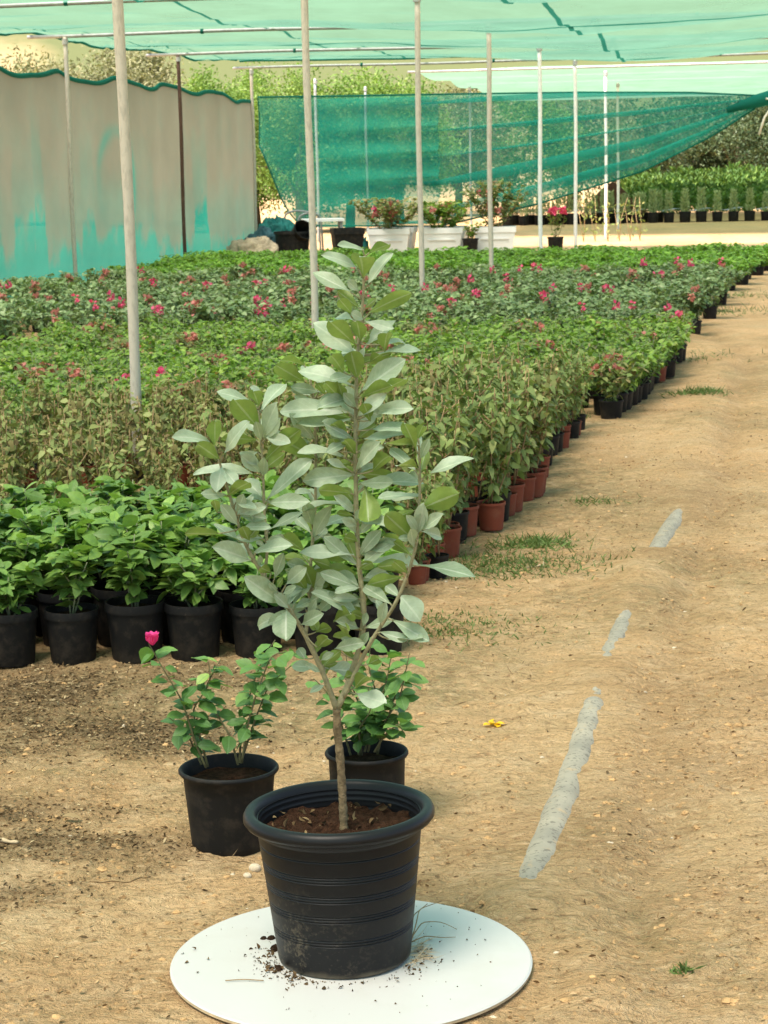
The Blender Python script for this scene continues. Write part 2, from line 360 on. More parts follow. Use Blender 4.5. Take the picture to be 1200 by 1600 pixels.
# ------------------------------------------------------------------ ground
PIPE = [gp(*p)[:2] for p in ((812, 1410), (826, 1383), (858, 1300), (890, 1215), (918, 1130), (937, 1066), (958, 1005), (985, 946), (1022, 865), (1045, 825), (1070, 786), (1098, 745))]
PIPE = spline(PIPE, 90)
def pline(x, y):                               # distance to the pipe line and the position along it
    best = np.full(x.shape, 9.); par = np.zeros(x.shape)
    for i in range(len(PIPE)-1):
        a, b = PIPE[i], PIPE[i+1]; d = b-a; L2 = d@d
        u = np.clip(((x-a[0])*d[0]+(y-a[1])*d[1])/L2, 0, 1)
        q = np.hypot(x-a[0]-u*d[0], y-a[1]-u*d[1]); m = q < best
        best = np.where(m, q, best); par = np.where(m, y, par)
    return best, par
E0 = [gp(*p)[1] for p in ((826, 1385), (937, 1064), (950, 1028), (990, 946), (1020, 866), (1072, 784))]
BERM = np.array([gp(*p)[:2] for p in ((985, 1590), (968, 1400), (985, 1230), (1010, 1080), (1075, 850), (1120, 700), (1160, 560))])
BOARD = gp(549, 1499, .014)
def hgt(x, y):
    x = np.asarray(x, float); y = np.asarray(y, float)
    near = sstep(60, 14, y)*sstep(-30, -6, x)*sstep(40, 12, x)
    h = (fbm(x*.55, y*.55, 3, 3)-.5)*.05*near
    h = h+(fbm(x*3.1, y*3.1, 4, 9)-.5)*.022*near
    f2 = sstep(16, 8, y)
    h = h+(fbm(x*12, y*14, 4, 21, .65)-.5)*.03*f2
    bx = np.interp(y, BERM[:, 1], BERM[:, 0]); dx = x-bx+(fbm(x*2, y*2.2, 3, 5)-.5)*.12
    on = sstep(30, 15, y)
    h = h+on*((.032*np.exp(-((dx+.14)/.2)**2)-.03*np.exp(-((dx-.06)/.09)**2))*(.15+1.2*fbm(x*1.3+2, y*.9, 3, 71))+.012*np.exp(-((dx-.45)/.2)**2))
    k = sstep(.56, .42, np.hypot(x-BOARD[0], y-BOARD[1])); return h*(1-k)+k*(-.004+(fbm(x*14, y*14, 3, 21)-.5)*.008)
def full_h(x, y):
    h = hgt(x, y)
    m = (y > 3.8) & (y < 13) & (x > .2) & (x < 2.6)
    if np.any(m):
        d, p = pline(x[m], y[m]); e = .035
        ex = sstep(E0[0]-.36, E0[0]+.25, p)*(1-sstep(E0[1]-.7, E0[1]+.35, p))+sstep(E0[2]-.35, E0[2]+.3, p)*(1-sstep(E0[3]-.25, E0[3]+.15, p))*.88+sstep(E0[4]-.08, E0[4]+.2, p)*(1-sstep(E0[5]-.6, E0[5]+.15, p))
        nz = (fbm(x[m]*7, y[m]*4, 3, 44, .5)-.5)
        base = .036*(1-ex)+nz*.03+(fbm(x[m]*24, y[m]*20, 3, 45)-.5)*.013
        k = sstep(.22, .07, d); h[m] = h[m]*(1-k)+k*(base*np.exp(-(d/.14)**2)+.002)
    return h
def axis_pts(lo, hi, step, far_lo, far_hi, g=1.12):
    a = list(np.arange(lo, hi, step)); s = step; v = lo
    while v > far_lo: s *= g; v -= s; a.insert(0, v)
    s = step; v = a[-1]
    while v < far_hi: s *= g; v += s; a.append(v)
    return np.array(a)
gx = axis_pts(-2.0, 2.6, .0125, -900, 900)
gy = [3.3]; 
while gy[-1] < 1500: gy.append(gy[-1]+max(.011, .011*(gy[-1]/5.5)**1.6) if gy[-1] < 40 else gy[-1]*1.06)
gy = np.array(list(np.arange(-40, 2, 3.))+[2., 2.5, 2.8, 3.0, 3.1, 3.2]+gy)
X, Y = np.meshgrid(gx, gy, indexing='ij')
Zg = full_h(X.ravel(), Y.ravel()).reshape(X.shape)
def litmask(x, y):
    a = fbm(x*1.7, y*1.7, 5, 77)
    L = np.zeros(np.shape(x))
    for cx, cy, rx, ry, k in ((-1.3, 6.55, .9, .42, 1), (-.9, 6.2, .55, .28, .8), (-1.25, 5.05, .75, .16, 1.0), (-1.0, 5.3, .35, .14, .7), (-.45, 6.6, .5, .25, .6), (-1.4, 4.6, .4, .2, .4)):
        L = np.maximum(L, k*np.exp(-((x-cx)/rx)**2-((y-cy)/ry)**2))
    b = fbm(x*7, y*7, 4, 78)
    return np.clip(L*1.15+(a-.5)*1.6+(b-.5)*1.0-.2+.12*sstep(.2, -.6, x), 0, 1)*sstep(.75, .1, x)
def mossmask(x, y):
    a = fbm(x*1.1+3, y*.9, 5, 31); b = fbm(x*6, y*6, 3, 13)
    edge = np.exp(-((x-(.05+.19*(y-8)))/.75)**2)*sstep(5.5, 8, y)
    return np.clip((a-.47)*2.6+edge*.6+(b-.5)*1.2+.28*sstep(.5, -.5, x), 0, 1)*sstep(1.7, .3, x-.25*np.maximum(0, y-5))
lit = litmask(X.ravel(), Y.ravel()); moss = mossmask(X.ravel(), Y.ravel())
# patchy rough soil, with the shaded rut slope painted in as a darker band
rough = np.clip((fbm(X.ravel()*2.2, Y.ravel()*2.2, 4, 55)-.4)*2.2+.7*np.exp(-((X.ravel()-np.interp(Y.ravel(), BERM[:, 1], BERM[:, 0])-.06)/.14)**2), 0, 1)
I = np.arange(X.size).reshape(X.shape)
Q = np.stack([I[:-1, :-1], I[1:, :-1], I[1:, 1:], I[:-1, 1:]], -1).reshape(-1, 4)
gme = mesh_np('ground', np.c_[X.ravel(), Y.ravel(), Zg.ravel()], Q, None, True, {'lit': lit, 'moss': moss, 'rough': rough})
def groundmat():
    k = NT('sandy_soil'); v = k.obj()
    big = k.noise(.55, 5, .6); mid = k.noise(5, 6, .65); fine = k.noise(42, 5, .7); grain = k.noise(240, 3, .7)
    st_ = k.noise(9, 5, .7, k.map((1, 1.8, 1)), 1.2)
    c = k.ramp(mid, [(.25, (.71, .43, .205)), (.5, (.84, .545, .28)), (.78, (.90, .655, .39))])
    c = k.mix(k.ramp(big, [(.4, (0, 0, 0)), (.65, (.55, .55, .55))]), c, (.55, .42, .235))
    c = k.mix(k.math('MULTIPLY', k.attr('rough'), k.math('MULTIPLY', fine, .85)), c, (.38, .22, .105))  # browner rough soil; along the rut this darkening is painted shade
    # thin algae film, straw, dark litter
    mo = k.math('MULTIPLY', k.attr('moss'), k.ramp(k.noise(13, 6, .75), [(.36, (0, 0, 0)), (.6, (1, 1, 1))]))
    c = k.mix(k.math('MULTIPLY', mo, .75), c, k.ramp(k.noise(21, 5, .7), [(.35, (.15, .135, .06)), (.65, (.33, .285, .13))]))
    li = k.math('MULTIPLY', k.math('ADD', k.attr('lit'), .02), k.ramp(k.noise(30, 6, .8), [(.3, (.25, .25, .25)), (.52, (1, 1, 1))]))
    c = k.mix(k.math('MULTIPLY', li, .88), c, k.ramp(k.noise(75, 4, .8), [(.35, (.055, .038, .022)), (.55, (.12, .085, .045)), (.7, (.3, .22, .12))]))
    c = k.mix(k.ramp(st_, [(.3, (.55, .55, .55)), (.42, (0, 0, 0))]), c, (.28, .17, .08))
    fl = k.noise(26, 4, .75, k.map((1, 1.5, 1), (0, 0, .3)), .8); fl2 = k.noise(70, 3, .7)
    c = k.mix(k.ramp(fl, [(.37, (.65, .65, .65)), (.45, (0, 0, 0))]), c, (.34, .205, .1))
    c = k.mix(k.ramp(fl2, [(.36, (.5, .5, .5)), (.45, (0, 0, 0))]), c, (.38, .225, .11))
    c = k.mix(k.ramp(fl, [(.56, (0, 0, 0)), (.66, (.6, .6, .6))]), c, (.86, .63, .37))
    c = k.mix(k.ramp(grain, [(.3, (.4, .4, .4)), (.46, (0, 0, 0))]), c, (.33, .2, .1))
    c = k.mix(k.ramp(fine, [(.6, (0, 0, 0)), (.75, (.45, .45, .45))]), c, (.68, .53, .32))
    h = k.math('ADD', k.math('MULTIPLY', fine, 1.0), k.math('ADD', k.math('ADD', k.math('MULTIPLY', grain, .35), k.math('MULTIPLY', st_, 1.2)), k.math('MULTIPLY', fl, 1.3)))
    return k.set(col=c, rough=.95, spec=.08, normal=k.bump(h, 1.0, .028))
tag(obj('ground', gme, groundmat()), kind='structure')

def hz(x, y): return float(full_h(np.array([float(x)]), np.array([float(y)]))[0])
# hill behind the trees
hx = np.linspace(-260, 300, 140); hy = np.linspace(95, 330, 60); HX, HY = np.meshgrid(hx, hy, indexing='ij')
HZ = (15+9*fbm(HX*.02, HY*.02, 4, 61)+4*fbm(HX*.05, HY*.05, 3, 62))*sstep(92, 165, HY)-.3
mb = MB(); mb.grid(np.stack([HX, HY, HZ], -1)); hk = NT('sand_slope')
sx_ = hk.n('ShaderNodeSeparateXYZ'); hk.l(hk.obj(), sx_.inputs[0])
zf = hk.ramp(hk.math('MULTIPLY_ADD', hk.noise(.06, 5, .6), .35, hk.math('ADD', hk.math('MULTIPLY', sx_.outputs[2], .045), hk.ramp(hk.math('MULTIPLY_ADD', sx_.outputs[0], .05, 1.2), [(.2, (0, 0, 0)), (.7, (.3, .3, .3))]))), [(.5, (0, 0, 0)), (.62, (1, 1, 1))])
hk.set(col=hk.mix(zf, hk.ramp(hk.noise(.09, 7, .65), [(.35, (.3, .22, .12)), (.5, (.36, .27, .155)), (.6, (.11, .115, .045))]), (.085, .1, .045)), rough=.95, spec=.05)
tag(obj('hill', mb.mesh('hill'), hk.m), kind='structure')

# ------------------------------------------------------------------ shade house
PIPES = [2.45+5.38*k for k in range(-6, 3)]
def sagA(t): return .06+.24*np.exp(-((t-7.0)/2.6)**2)
def roofz(s, t):
    f = ((s-2.45)/5.38) % 1.0
    z = 3.43+.01*np.maximum(0, s-2)-sagA(t)*4*f*(1-f)
    z = z-.06*(1-((t % 5.9)/5.9*2-1)**2)*.6+(fbm(s*.7, t*.5, 3, 8)-.5)*.07+(fbm(s*2.2, t*.55, 3, 18)-.5)*.17*f*(1-f)*4
    return z
S_, T_ = np.meshgrid(np.arange(-30.5, 13.55, .17), np.linspace(-.25, 12.3, 90), indexing='ij')
Pn = np.stack([W0[0]+AX[0]*S_+PX[0]*T_, W0[1]+AX[1]*S_+PX[1]*T_, roofz(S_, T_)], -1)
mb = MB(); mb.grid(Pn)
can = thing('shade_canopy', 'pale green shade cloth roof sagging over the whole nursery', 'shade canopy', (*st(-8, 6), 0))
def keep(o, par):
    o.parent = par; o.matrix_parent_inverse = Matrix.Translation(-Vector(par.location)) if par.rotation_euler.z == 0 else par.matrix_basis.inverted(); return o
keep(obj('roof_cloth', mb.mesh('roof_cloth'), M['roofnet']), can)
ss = np.arange(-30.5, 13.5, .2)
for t0, wd in ((.35, .03), (3.15, .05), (7.1, .06), (10.6, .05)):
    tt = t0+.12*np.sin(ss*.35+t0); mb = MB()
    P = np.stack([np.stack([W0[0]+AX[0]*ss+PX[0]*(tt+q), W0[1]+AX[1]*ss+PX[1]*(tt+q), roofz(ss, tt+q)-.012], -1) for q in (-wd/2, wd/2)], 1)
    mb.grid(P); keep(obj('seam', mb.mesh('seam'), M['seam']), can)
for sk in PIPES[2:]:
    sq = sk-2.69; tq = np.linspace(-.2, 12.2, 80); mb = MB()
    P = np.stack([np.stack([W0[0]+AX[0]*(sq+q)+PX[0]*tq, W0[1]+AX[1]*(sq+q)+PX[1]*tq, roofz(np.full(80, sq+q), tq)-.012], -1) for q in (-.03, .03)], 1)
    mb.grid(P); keep(obj('seam', mb.mesh('seam'), M['seam']), can)
mb = MB(); tt = np.full(ss.shape, -.25)
mb.tube(np.stack([W0[0]+AX[0]*ss+PX[0]*tt, W0[1]+AX[1]*ss+PX[1]*tt, roofz(ss, tt)-.01], -1), .02, 6)
tq = np.linspace(-.25, 12.3, 60); mb.tube(np.stack([W0[0]+AX[0]*13.52+PX[0]*tq, W0[1]+AX[1]*13.52+PX[1]*tq, roofz(np.full(60, 13.52), tq)-.012], -1), .022, 6)
keep(obj('hem', mb.mesh('hem'), M['seam']), can)
# far pale roof of the next bay
S2, T2 = np.meshgrid(np.arange(18.7, 36, .3), np.linspace(2.2, 22, 50), indexing='ij')
Z2 = 3.5-.14*4*(((S2-18.6)/4.2) % 1)*(1-((S2-18.6)/4.2) % 1)+(fbm(S2, T2*.6, 3, 15)-.5)*.08-.01*(S2-18)
mb = MB(); mb.grid(np.stack([W0[0]+AX[0]*S2+PX[0]*T2, W0[1]+AX[1]*S2+PX[1]*T2, Z2], -1))
tag(obj('shade_canopy', mb.mesh('far_canopy'), M['palenet']), 'pale grey green shade cloth roof of the bay beyond the hanging net', 'shade canopy')

def pole(x, y, h, mat, label, r=.028, group=None, lean=(0, 0), z0=-.15, cap=True):
    t = thing('support_pole', label, 'pole', (x, y, 0), 0, group)
    mb = MB(); zz = np.linspace(z0, h, 14)
    mb.tube(np.c_[lean[0]*zz/h+.006*np.sin(zz*2.1+x), lean[1]*zz/h+.006*np.cos(zz*1.7), zz], r*(1+.05*np.sin(zz*9+x)), 10)
    obj('post', mb.mesh('post'), mat, t)
    if cap:
        mb = MB(); mb.lathe([(r*1.02, h-.1), (r*1.35, h-.1), (r*1.35, h-.03), (r*1.02, h-.03)], 12, (lean[0], lean[1], 0)); obj('collar', autosmooth(mb.mesh('collar')), M['galv'], t)
    return t
MIDLAB = ['weathered beige pole nearest the camera, rising at the left from the dry shrubs', 'weathered beige pole directly behind the tall silver leaved plant', 'weathered grey pole in front of the first two white planters',
 'pale pole rising in front of the white planter farthest right', 'pale pole between the right white planter and the pink flowering plant', 'white pole with a dark bare stretch, right of the pink flowering plant', 'bright white pole farthest right behind the hanging teal net']
for k, sk in enumerate([-13.69, -8.31, -2.93, 2.45, 7.83, 13.21, 18.6]):
    x, y = st(sk, 5.88); m = M['pole'] if k < 4 else M['polewhite']
    px = (213, 495, 658, 767, 845, 900, 947)[k]; bx = gp(px, 900)[0]/gp(px, 900)[1]
    xx = (at(px, 400 if k > 1 else 600, y))[0]
    pole(xx, y, 3.36, m, MIDLAB[k], .030 if k < 3 else .032, 'poles of the middle row', lean=(0.02*(k < 2)*-1, 0))
for k, (sk, lab, m) in enumerate([(2.45, 'thin weathered pole against the left end of the dusty net wall', M['pole']), (7.83, 'rusty dark brown pole against the middle of the dusty net wall', M['polebrown']),
                             (13.21, 'pole at the corner where the dusty wall meets the hanging teal net', M['pole']), (18.6, 'grey pole just behind the left part of the hanging teal net', M['galv']), (24.0, 'far grey pole behind the hanging net, second from the corner pole', M['galv'])]):
    x, y = st(sk, .22 if k < 2 else .05)
    pole(x, y, 3.36, m, lab, .03, 'poles of the left row')
for k, (sk, t0, lab) in enumerate([(24.0, 5.9, 'thin pole seen dimly through the teal net folds, right of the bright white pole'), (24, 2.5, 'thin pole seen through the middle of the teal net'), (27, 9.5, 'short pole before the dark trees, under the net hem')]):
    x, y = st(sk, t0); pole(x, y, 3.3, M['galv'] if k != 0 else M['polewhite'], lab, .03, 'poles behind the net')
for sk in (-2.93, 2.45, 7.83, 13.21):
    x, y = st(sk, 11.8); pole(x, y, 3.36, M['pole'], 'weathered pole of the right hand row beyond the dirt track', .03, 'poles of the right row')
for k, sk in enumerate(PIPES):
    x, y = st(sk, 5.9); L = 12.4
    t = thing('roof_pipe', ['galvanised roof pipe crossing overhead behind the camera', 'galvanised roof pipe crossing overhead above the track', 'galvanised roof pipe over the near green bed', 'galvanised roof pipe carried by the nearest beige pole', 'galvanised roof pipe carried by the pole behind the tall plant',
        'long galvanised roof pipe crossing near the top edge of the photo', 'galvanised roof pipe that starts at the thin pole on the dusty wall', 'galvanised roof pipe that starts at the rusty brown pole', 'galvanised roof pipe above the hanging teal net'][k], 'roof pipe', (x, y, 3.375), ROT_AX, 'roof pipes')
    mb = MB(); u = np.linspace(-L/2, L/2, 24); mb.tube(np.c_[u, 0*u, .008*np.sin(u*1.3+k)-.01*(1-(u/6)**2)], .024, 8); obj('pipe', mb.mesh('pipe'), M['galv'], t)
    for q in (-3.8, -1.4, 2.6):
        mb = MB(); mb.lathe([(.027, -.02), (.034, -.02), (.034, .02), (.027, .02)], 8); mb.V[-1] = np.c_[mb.V[-1][:, 2]+q, mb.V[-1][:, 0], mb.V[-1][:, 1]]
        obj('clamp', mb.mesh('clamp'), M['seam'], t)
for q, (sk, t0, t1, lab) in enumerate([(18.6, 2, 22, 'roof pipe along the near edge of the far pale canopy'), (22.8, 2, 22, 'roof pipe inside the far pale canopy'), (27, 2, 22, 'rear roof pipe of the far pale canopy')]):
    x, y = st(sk, (t0+t1)/2); mb = MB(); u = np.linspace(-(t1-t0)/2, (t1-t0)/2, 12); mb.tube(np.c_[u, 0*u, 0*u], .025, 8)
    tag(obj('roof_pipe', mb.mesh('roof_pipe'), M['galv'], None, (x, y, 3.44), (0, 0, ROT_AX)), lab, 'roof pipe', 'roof pipes')

# dusty wall of cloth on the left
u = np.arange(-6.5, 13.5, .045); v = np.linspace(0, 1, 74); U, Vv = np.meshgrid(u, v, indexing='ij')
def walltop(u): return 2.92-.065*np.sin((u-2.45)*math.pi/2.69)**2+.03*np.sin(u*2.3+1)+.015*np.sin(u*5.1)-.12*np.clip((u-9.5)/4, 0, 1)
ZW = Vv*walltop(U)
off = .035*np.sin(U*1.3)+.012*np.sin(U*5.3+1)*(.3+Vv)+.03*(fbm(U*1.2, ZW*.6, 3, 6)-.5)+.03*sstep(9, 13, U)-.01
P = np.stack([W0[0]+AX[0]*U+PX[0]*off, W0[1]+AX[1]*U+PX[1]*off, ZW], -1)
def plat(c, w_, h): return h*sstep(w_, w_*.62, np.abs(U-c+.16*(fbm(U*2, ZW*2.2, 3, 91)-.5)))
tw = .28+.35*vnoise(U*.8, 0*U, 3)
tw = np.maximum.reduce([tw, plat(1.15, .5, 1.0), plat(1.75, .3, 1.35), plat(4.3, 1.5, .72), plat(3.9, .42, 1.05), plat(6.1, 1.2, .6), plat(9.7, .52, 1.12), plat(10.6, .5, .45), plat(-.6, 1.3, .85), plat(-3, 1.2, .7)])
edge = (fbm(U*2.2, ZW*2.0, 5, 23, .62)-.5)*.95
dust = sstep(-.17, .19, ZW-tw*.9-edge)*(.72+.28*sstep(.2, 1.3, ZW-tw))
rr = np.hypot((U-5.1)/.75, (ZW-1.35)/.85); arc = np.exp(-((rr-1)/.13)**2)*sstep(4.2, 5.0, U+.55*(ZW-1.2))*sstep(.5, 1.0, ZW)*sstep(2.4, 2.0, ZW)
dust = np.clip(dust-.55*arc+(fbm(U*2.5, ZW*2.5, 4, 29)-.5)*.3*dust, 0, 1)
mb = MB(); mb.grid(P)
wall = thing('net_wall', 'tall dusty taupe shade cloth wall with turquoise patches along its foot', 'net wall', (*st(4, 0), 0))
keep(obj('cloth', mb.mesh('wall_cloth', True, {'dust': dust.ravel()}), M['wallnet']), wall)
uu = u; mb = MB(); hb = .04
P = np.stack([np.stack([W0[0]+AX[0]*uu+PX[0]*(off[:, -1]+q), W0[1]+AX[1]*uu+PX[1]*(off[:, -1]+q), walltop(uu)+z], -1) for q, z in ((.02, -.055), (.025, -.03), (.01, .012), (-.01, .012), (-.025, -.03))], 1)
mb.grid(P); keep(obj('hem', mb.mesh('wall_hem'), M['seam']), wall)

# hanging net at the back, gathered to the right
def netsheet(t0, t1, nt_, ns=150, s0=13.62, fold=1.0, top=None, bot=None, ph=0):
    tt = np.linspace(t0, t1, nt_); v = np.linspace(0, 1, ns); Tm, Vm = np.meshgrid(tt, v, indexing='ij')
    zt = np.interp(tt, *top)[:, None]; zb = np.interp(tt, *bot)
    for _ in range(6): zb[1:-1] = (zb[:-2]+zb[2:]+2*zb[1:-1])/4
    zb = zb[:, None]
    k = 5.0; am = fold*sstep(.6, 5.5, Tm)*3.4*(.7+.3*np.sin(Vm*9+1.2))
    p = Vm+am*np.sin(2*math.pi*k*Vm+ph+.25*Tm)/(2*math.pi*k)*sstep(0, .12, Vm)*sstep(1, .9, Vm)
    Z = zt+(zb-zt)*p-.04*np.sin(math.pi*Vm)*0
    dep = .10*np.cos(2*math.pi*k*Vm+ph+.25*Tm)*sstep(.3, 4, Tm)+.08*np.sin(Tm*1.3+Vm*2)+.05*np.sin(Tm*4+Vm*5)*Vm
    dep = dep*(1-.6*sstep(7, 9, Tm))
    return np.stack([W0[0]+AX[0]*(s0+dep)+PX[0]*Tm, W0[1]+AX[1]*(s0+dep)+PX[1]*Tm, Z], -1)
TOP = ([0, 3, 6, 8, 9.15], [2.86, 2.83, 2.80, 2.74, 2.66]); BOT = ([0, .25, .45, .75, 3.4, 5.2, 7.1, 8.3, 9.15], [2.1, 1.5, .9, .5, .45, .82, 1.37, 1.95, 2.47])
net = thing('hanging_net', 'teal translucent shade net hung across the back and gathered up at the right', 'shade net', (*st(13.6, 4.5), 0))
mb = MB(); mb.grid(netsheet(.05, 9.15, 190, 170, top=TOP, bot=BOT)); keep(obj('net_sheet', mb.mesh('net_sheet'), M['backnet']), net)
mb = MB(); mb.grid(netsheet(1.2, 3.45, 60, 60, s0=13.48, fold=.4, ph=1.4, top=([0, 9], [2.80, 2.74]), bot=([0, 1.5, 3, 9], [.5, .45, .52, .5]))); keep(obj('patch_sheet', mb.mesh('patch_sheet'), M['backnet']), net)
G = netsheet(.05, 9.15, 190, 170, top=TOP, bot=BOT)
mb = MB(); mb.tube(G[:, 0], .018, 6); mb.tube(G[::2, -1], .016, 6); mb.tube(G[0, ::6], .012, 6); keep(obj('hem', mb.mesh('net_hem'), M['seam']), net)
ax_, ay_ = st(13.6, 9.15); mb = MB(); B2 = []
mb.tube([(*st(13.6, 8.6), 2.42), (*st(13.6, 9.1), 2.56), (*st(13.6, 9.8), 2.72), (*st(13.6, 11.6), 3.0)], [.05, .12, .16, .06], 10); keep(obj('gathered_end', mb.mesh('gathered_end'), M['seam']), net)
mb = MB(); q = np.array([ax_+.1, ay_-.2, 2.6]); mb.tube([q, q+(.12, 0, -.02), q+(.1, 0, -.15), q+(-.02, 0, -.32), q+(-.12, 0, -.62)], .02, 6); mb.tube([q+(.1, 0, -.03), q+(.17, 0, -.2), q+(.08, .02, -.35)], .018, 6)
keep(obj('tie_rope', mb.mesh('tie_rope'), M['rope']), net)

# ------------------------------------------------------------------ trees
def tree(px, Y, top_y, rad, mat, label, n=2600, leaf=.16, trunk_h=.35, sq=1.0):
    b = at(px, 300, Y); x = b[0]; H = at(px, top_y, Y)[2]
    t = thing('tree', label, 'tree', (x, Y, 0), random.uniform(0, 6), 'trees behind the nursery')
    nc = 46; cz = H*(.5+trunk_h*.5)
    c = rdirs(nc)*rng.uniform(.35, 1, (nc, 1))**.6; C = np.c_[c[:, 0]*rad, c[:, 1]*rad*sq, c[:, 2]*H*(1-trunk_h)*.5+cz]
    n = int(n*5.5); leaf *= .74; idx = rng.integers(0, nc, n); B = C[idx]+rng.normal(0, 1, (n, 3))*rad*.17
    B[:, 2] = np.clip(B[:, 2], .15, H*1.05); D = rdirs(n, .15); N = rdirs(n, .9)
    tint = np.clip(.25+.5*rng.uniform(0, 1, nc)[idx]+rng.normal(0, .16, n), 0, 1)
    obj('crown', leaves(B, D, N, rng.uniform(.6, 1.3, n)*leaf, rng.uniform(.4, .6, n)*leaf, 'card', .2, .2, tint, 2, name='crown'), mat, t)
    mb = MB(); mb.tube([(0, 0, -.2), (.05, 0, H*.2), (0, .05, cz*.9)], [.14, .11, .06], 8)
    for k in range(6): mb.tube([(0, 0, H*.2), tuple(C[k]*.5+np.array([0, 0, H*.2])), tuple(C[k])], [.07, .045, .015], 6)
    obj('trunk', mb.mesh('trunk'), M['trunk'], t)
TL = [(30, 62, 88, 2.2, 'tree_olive', 'olive grey tree above the dusty wall, leftmost of the tree line', 2600, .17),
 (160, 58, 82, 1.6, 'tree_olive', 'olive grey tree above the dusty wall, right of the leftmost one', 3000, .15),
 (235, 60, 78, 1.6, 'tree_olive', 'dense olive tree above the dusty wall near the rusty brown pole', 3000, .15),
 (330, 52, 108, 1.1, 'tree_bright', 'yellow green bush above the right end of the dusty wall', 2600, .12),
 (400, 54, 104, 1.2, 'tree_bright', 'yellow green bush behind the corner pole', 2800, .12),
 (470, 50, 112, 1.3, 'tree_bright', 'bright bush behind the left edge of the teal net', 3200, .12),
 (545, 51, 112, 1.3, 'tree_bright', 'bright bush behind the net left of the double layer patch', 3000, .12),
 (625, 56, 118, 1.4, 'tree_bright', 'bright bush behind the double layer patch of the net', 2800, .13),
 (715, 62, 128, 1.7, 'tree_olive', 'dull green tree behind the middle of the teal net', 2800, .15),
 (800, 66, 135, 1.9, 'tree_bright', 'green tree seen through the teal net above the right planter', 2800, .16),
 (890, 68, 140, 2.0, 'tree_olive', 'dull tree behind the net at the flaking white poles', 2800, .16),
 (985, 76, 146, 2.1, 'tree_dark', 'dark tree partly covered by the net folds', 2800, .17),
 (1075, 80, 150, 2.1, 'tree_dark', 'dark tree just clear of the lower net hem', 3200, .17),
 (1150, 78, 146, 2.0, 'tree_dark', 'dark dense tree below the gathered end of the net', 3400, .16),
 (1230, 80, 142, 2.2, 'tree_dark', 'dark tree at the right edge of the photo', 3000, .17),
 (1330, 84, 140, 2.4, 'tree_dark', 'dark tree beyond the right edge of the far bed', 2400, .2)]
for a in TL: tree(a[0], a[1], a[2], a[3], M[a[4]], a[5], a[6], a[7], .1 if a[4] != 'tree_olive' else .25)

# ------------------------------------------------------------------ pots and potted plants
def pot_mesh(r, h, rb=.76, rim=.012, seg=28, name='pot', rimh=None, rolled=False):
    rimh = rimh or h*.1
    mb = MB()
    if rolled: mb.lathe([(.001, 0), (r*rb*.96, 0), (r*rb, .008), (r*rb*1.01, .02)]+[(r*(rb*1.01+(.915-rb*1.01)*q), .02+(h-.034)*q) for q in (.25, .5, .75, 1)]+[(r*.93, h-.0125), (r*.975, h-.0125), (r, h-.008), (r, h-.004), (r*.975, h), (r*.94, h), (r*.905, h-.006), (r*.87, h-.05), (r*rb*.92, .02)], seg); return autosmooth(mb.mesh(name), 50)
    mb.lathe([(.001, 0), (r*rb*.97, 0), (r*rb, .006), (r*.93, h-rimh), (r*.995, h-rimh), (r, h-rimh*.5), (r*.985, h), (r*.93, h-.001), (r*.9, h-rimh*.8), (r*rb*.95, .02)], seg)
    return autosmooth(mb.mesh(name), 40)
def soil_mesh(r, z, name='soil', bump=.004):
    mb = MB(); seg = 20; rings = [(.001, 1), (.35, 1), (.7, 1), (1, 0)]; V = []
    for q, _ in rings:
        th = np.linspace(0, 2*math.pi, seg, endpoint=False); V.append(np.c_[q*r*np.cos(th), q*r*np.sin(th), z+rng.normal(0, bump, seg)])
    V = np.stack(V); P = np.concatenate([V, V[:, :1]], 1); mb.grid(P); return mb.mesh(name)
def stems_mesh(paths, r0, r1, seg=5, name='stem'):
    mb = MB()
    for p in paths: mb.tube(p, np.linspace(r0, r1, len(p)), seg)
    return mb.mesh(name)
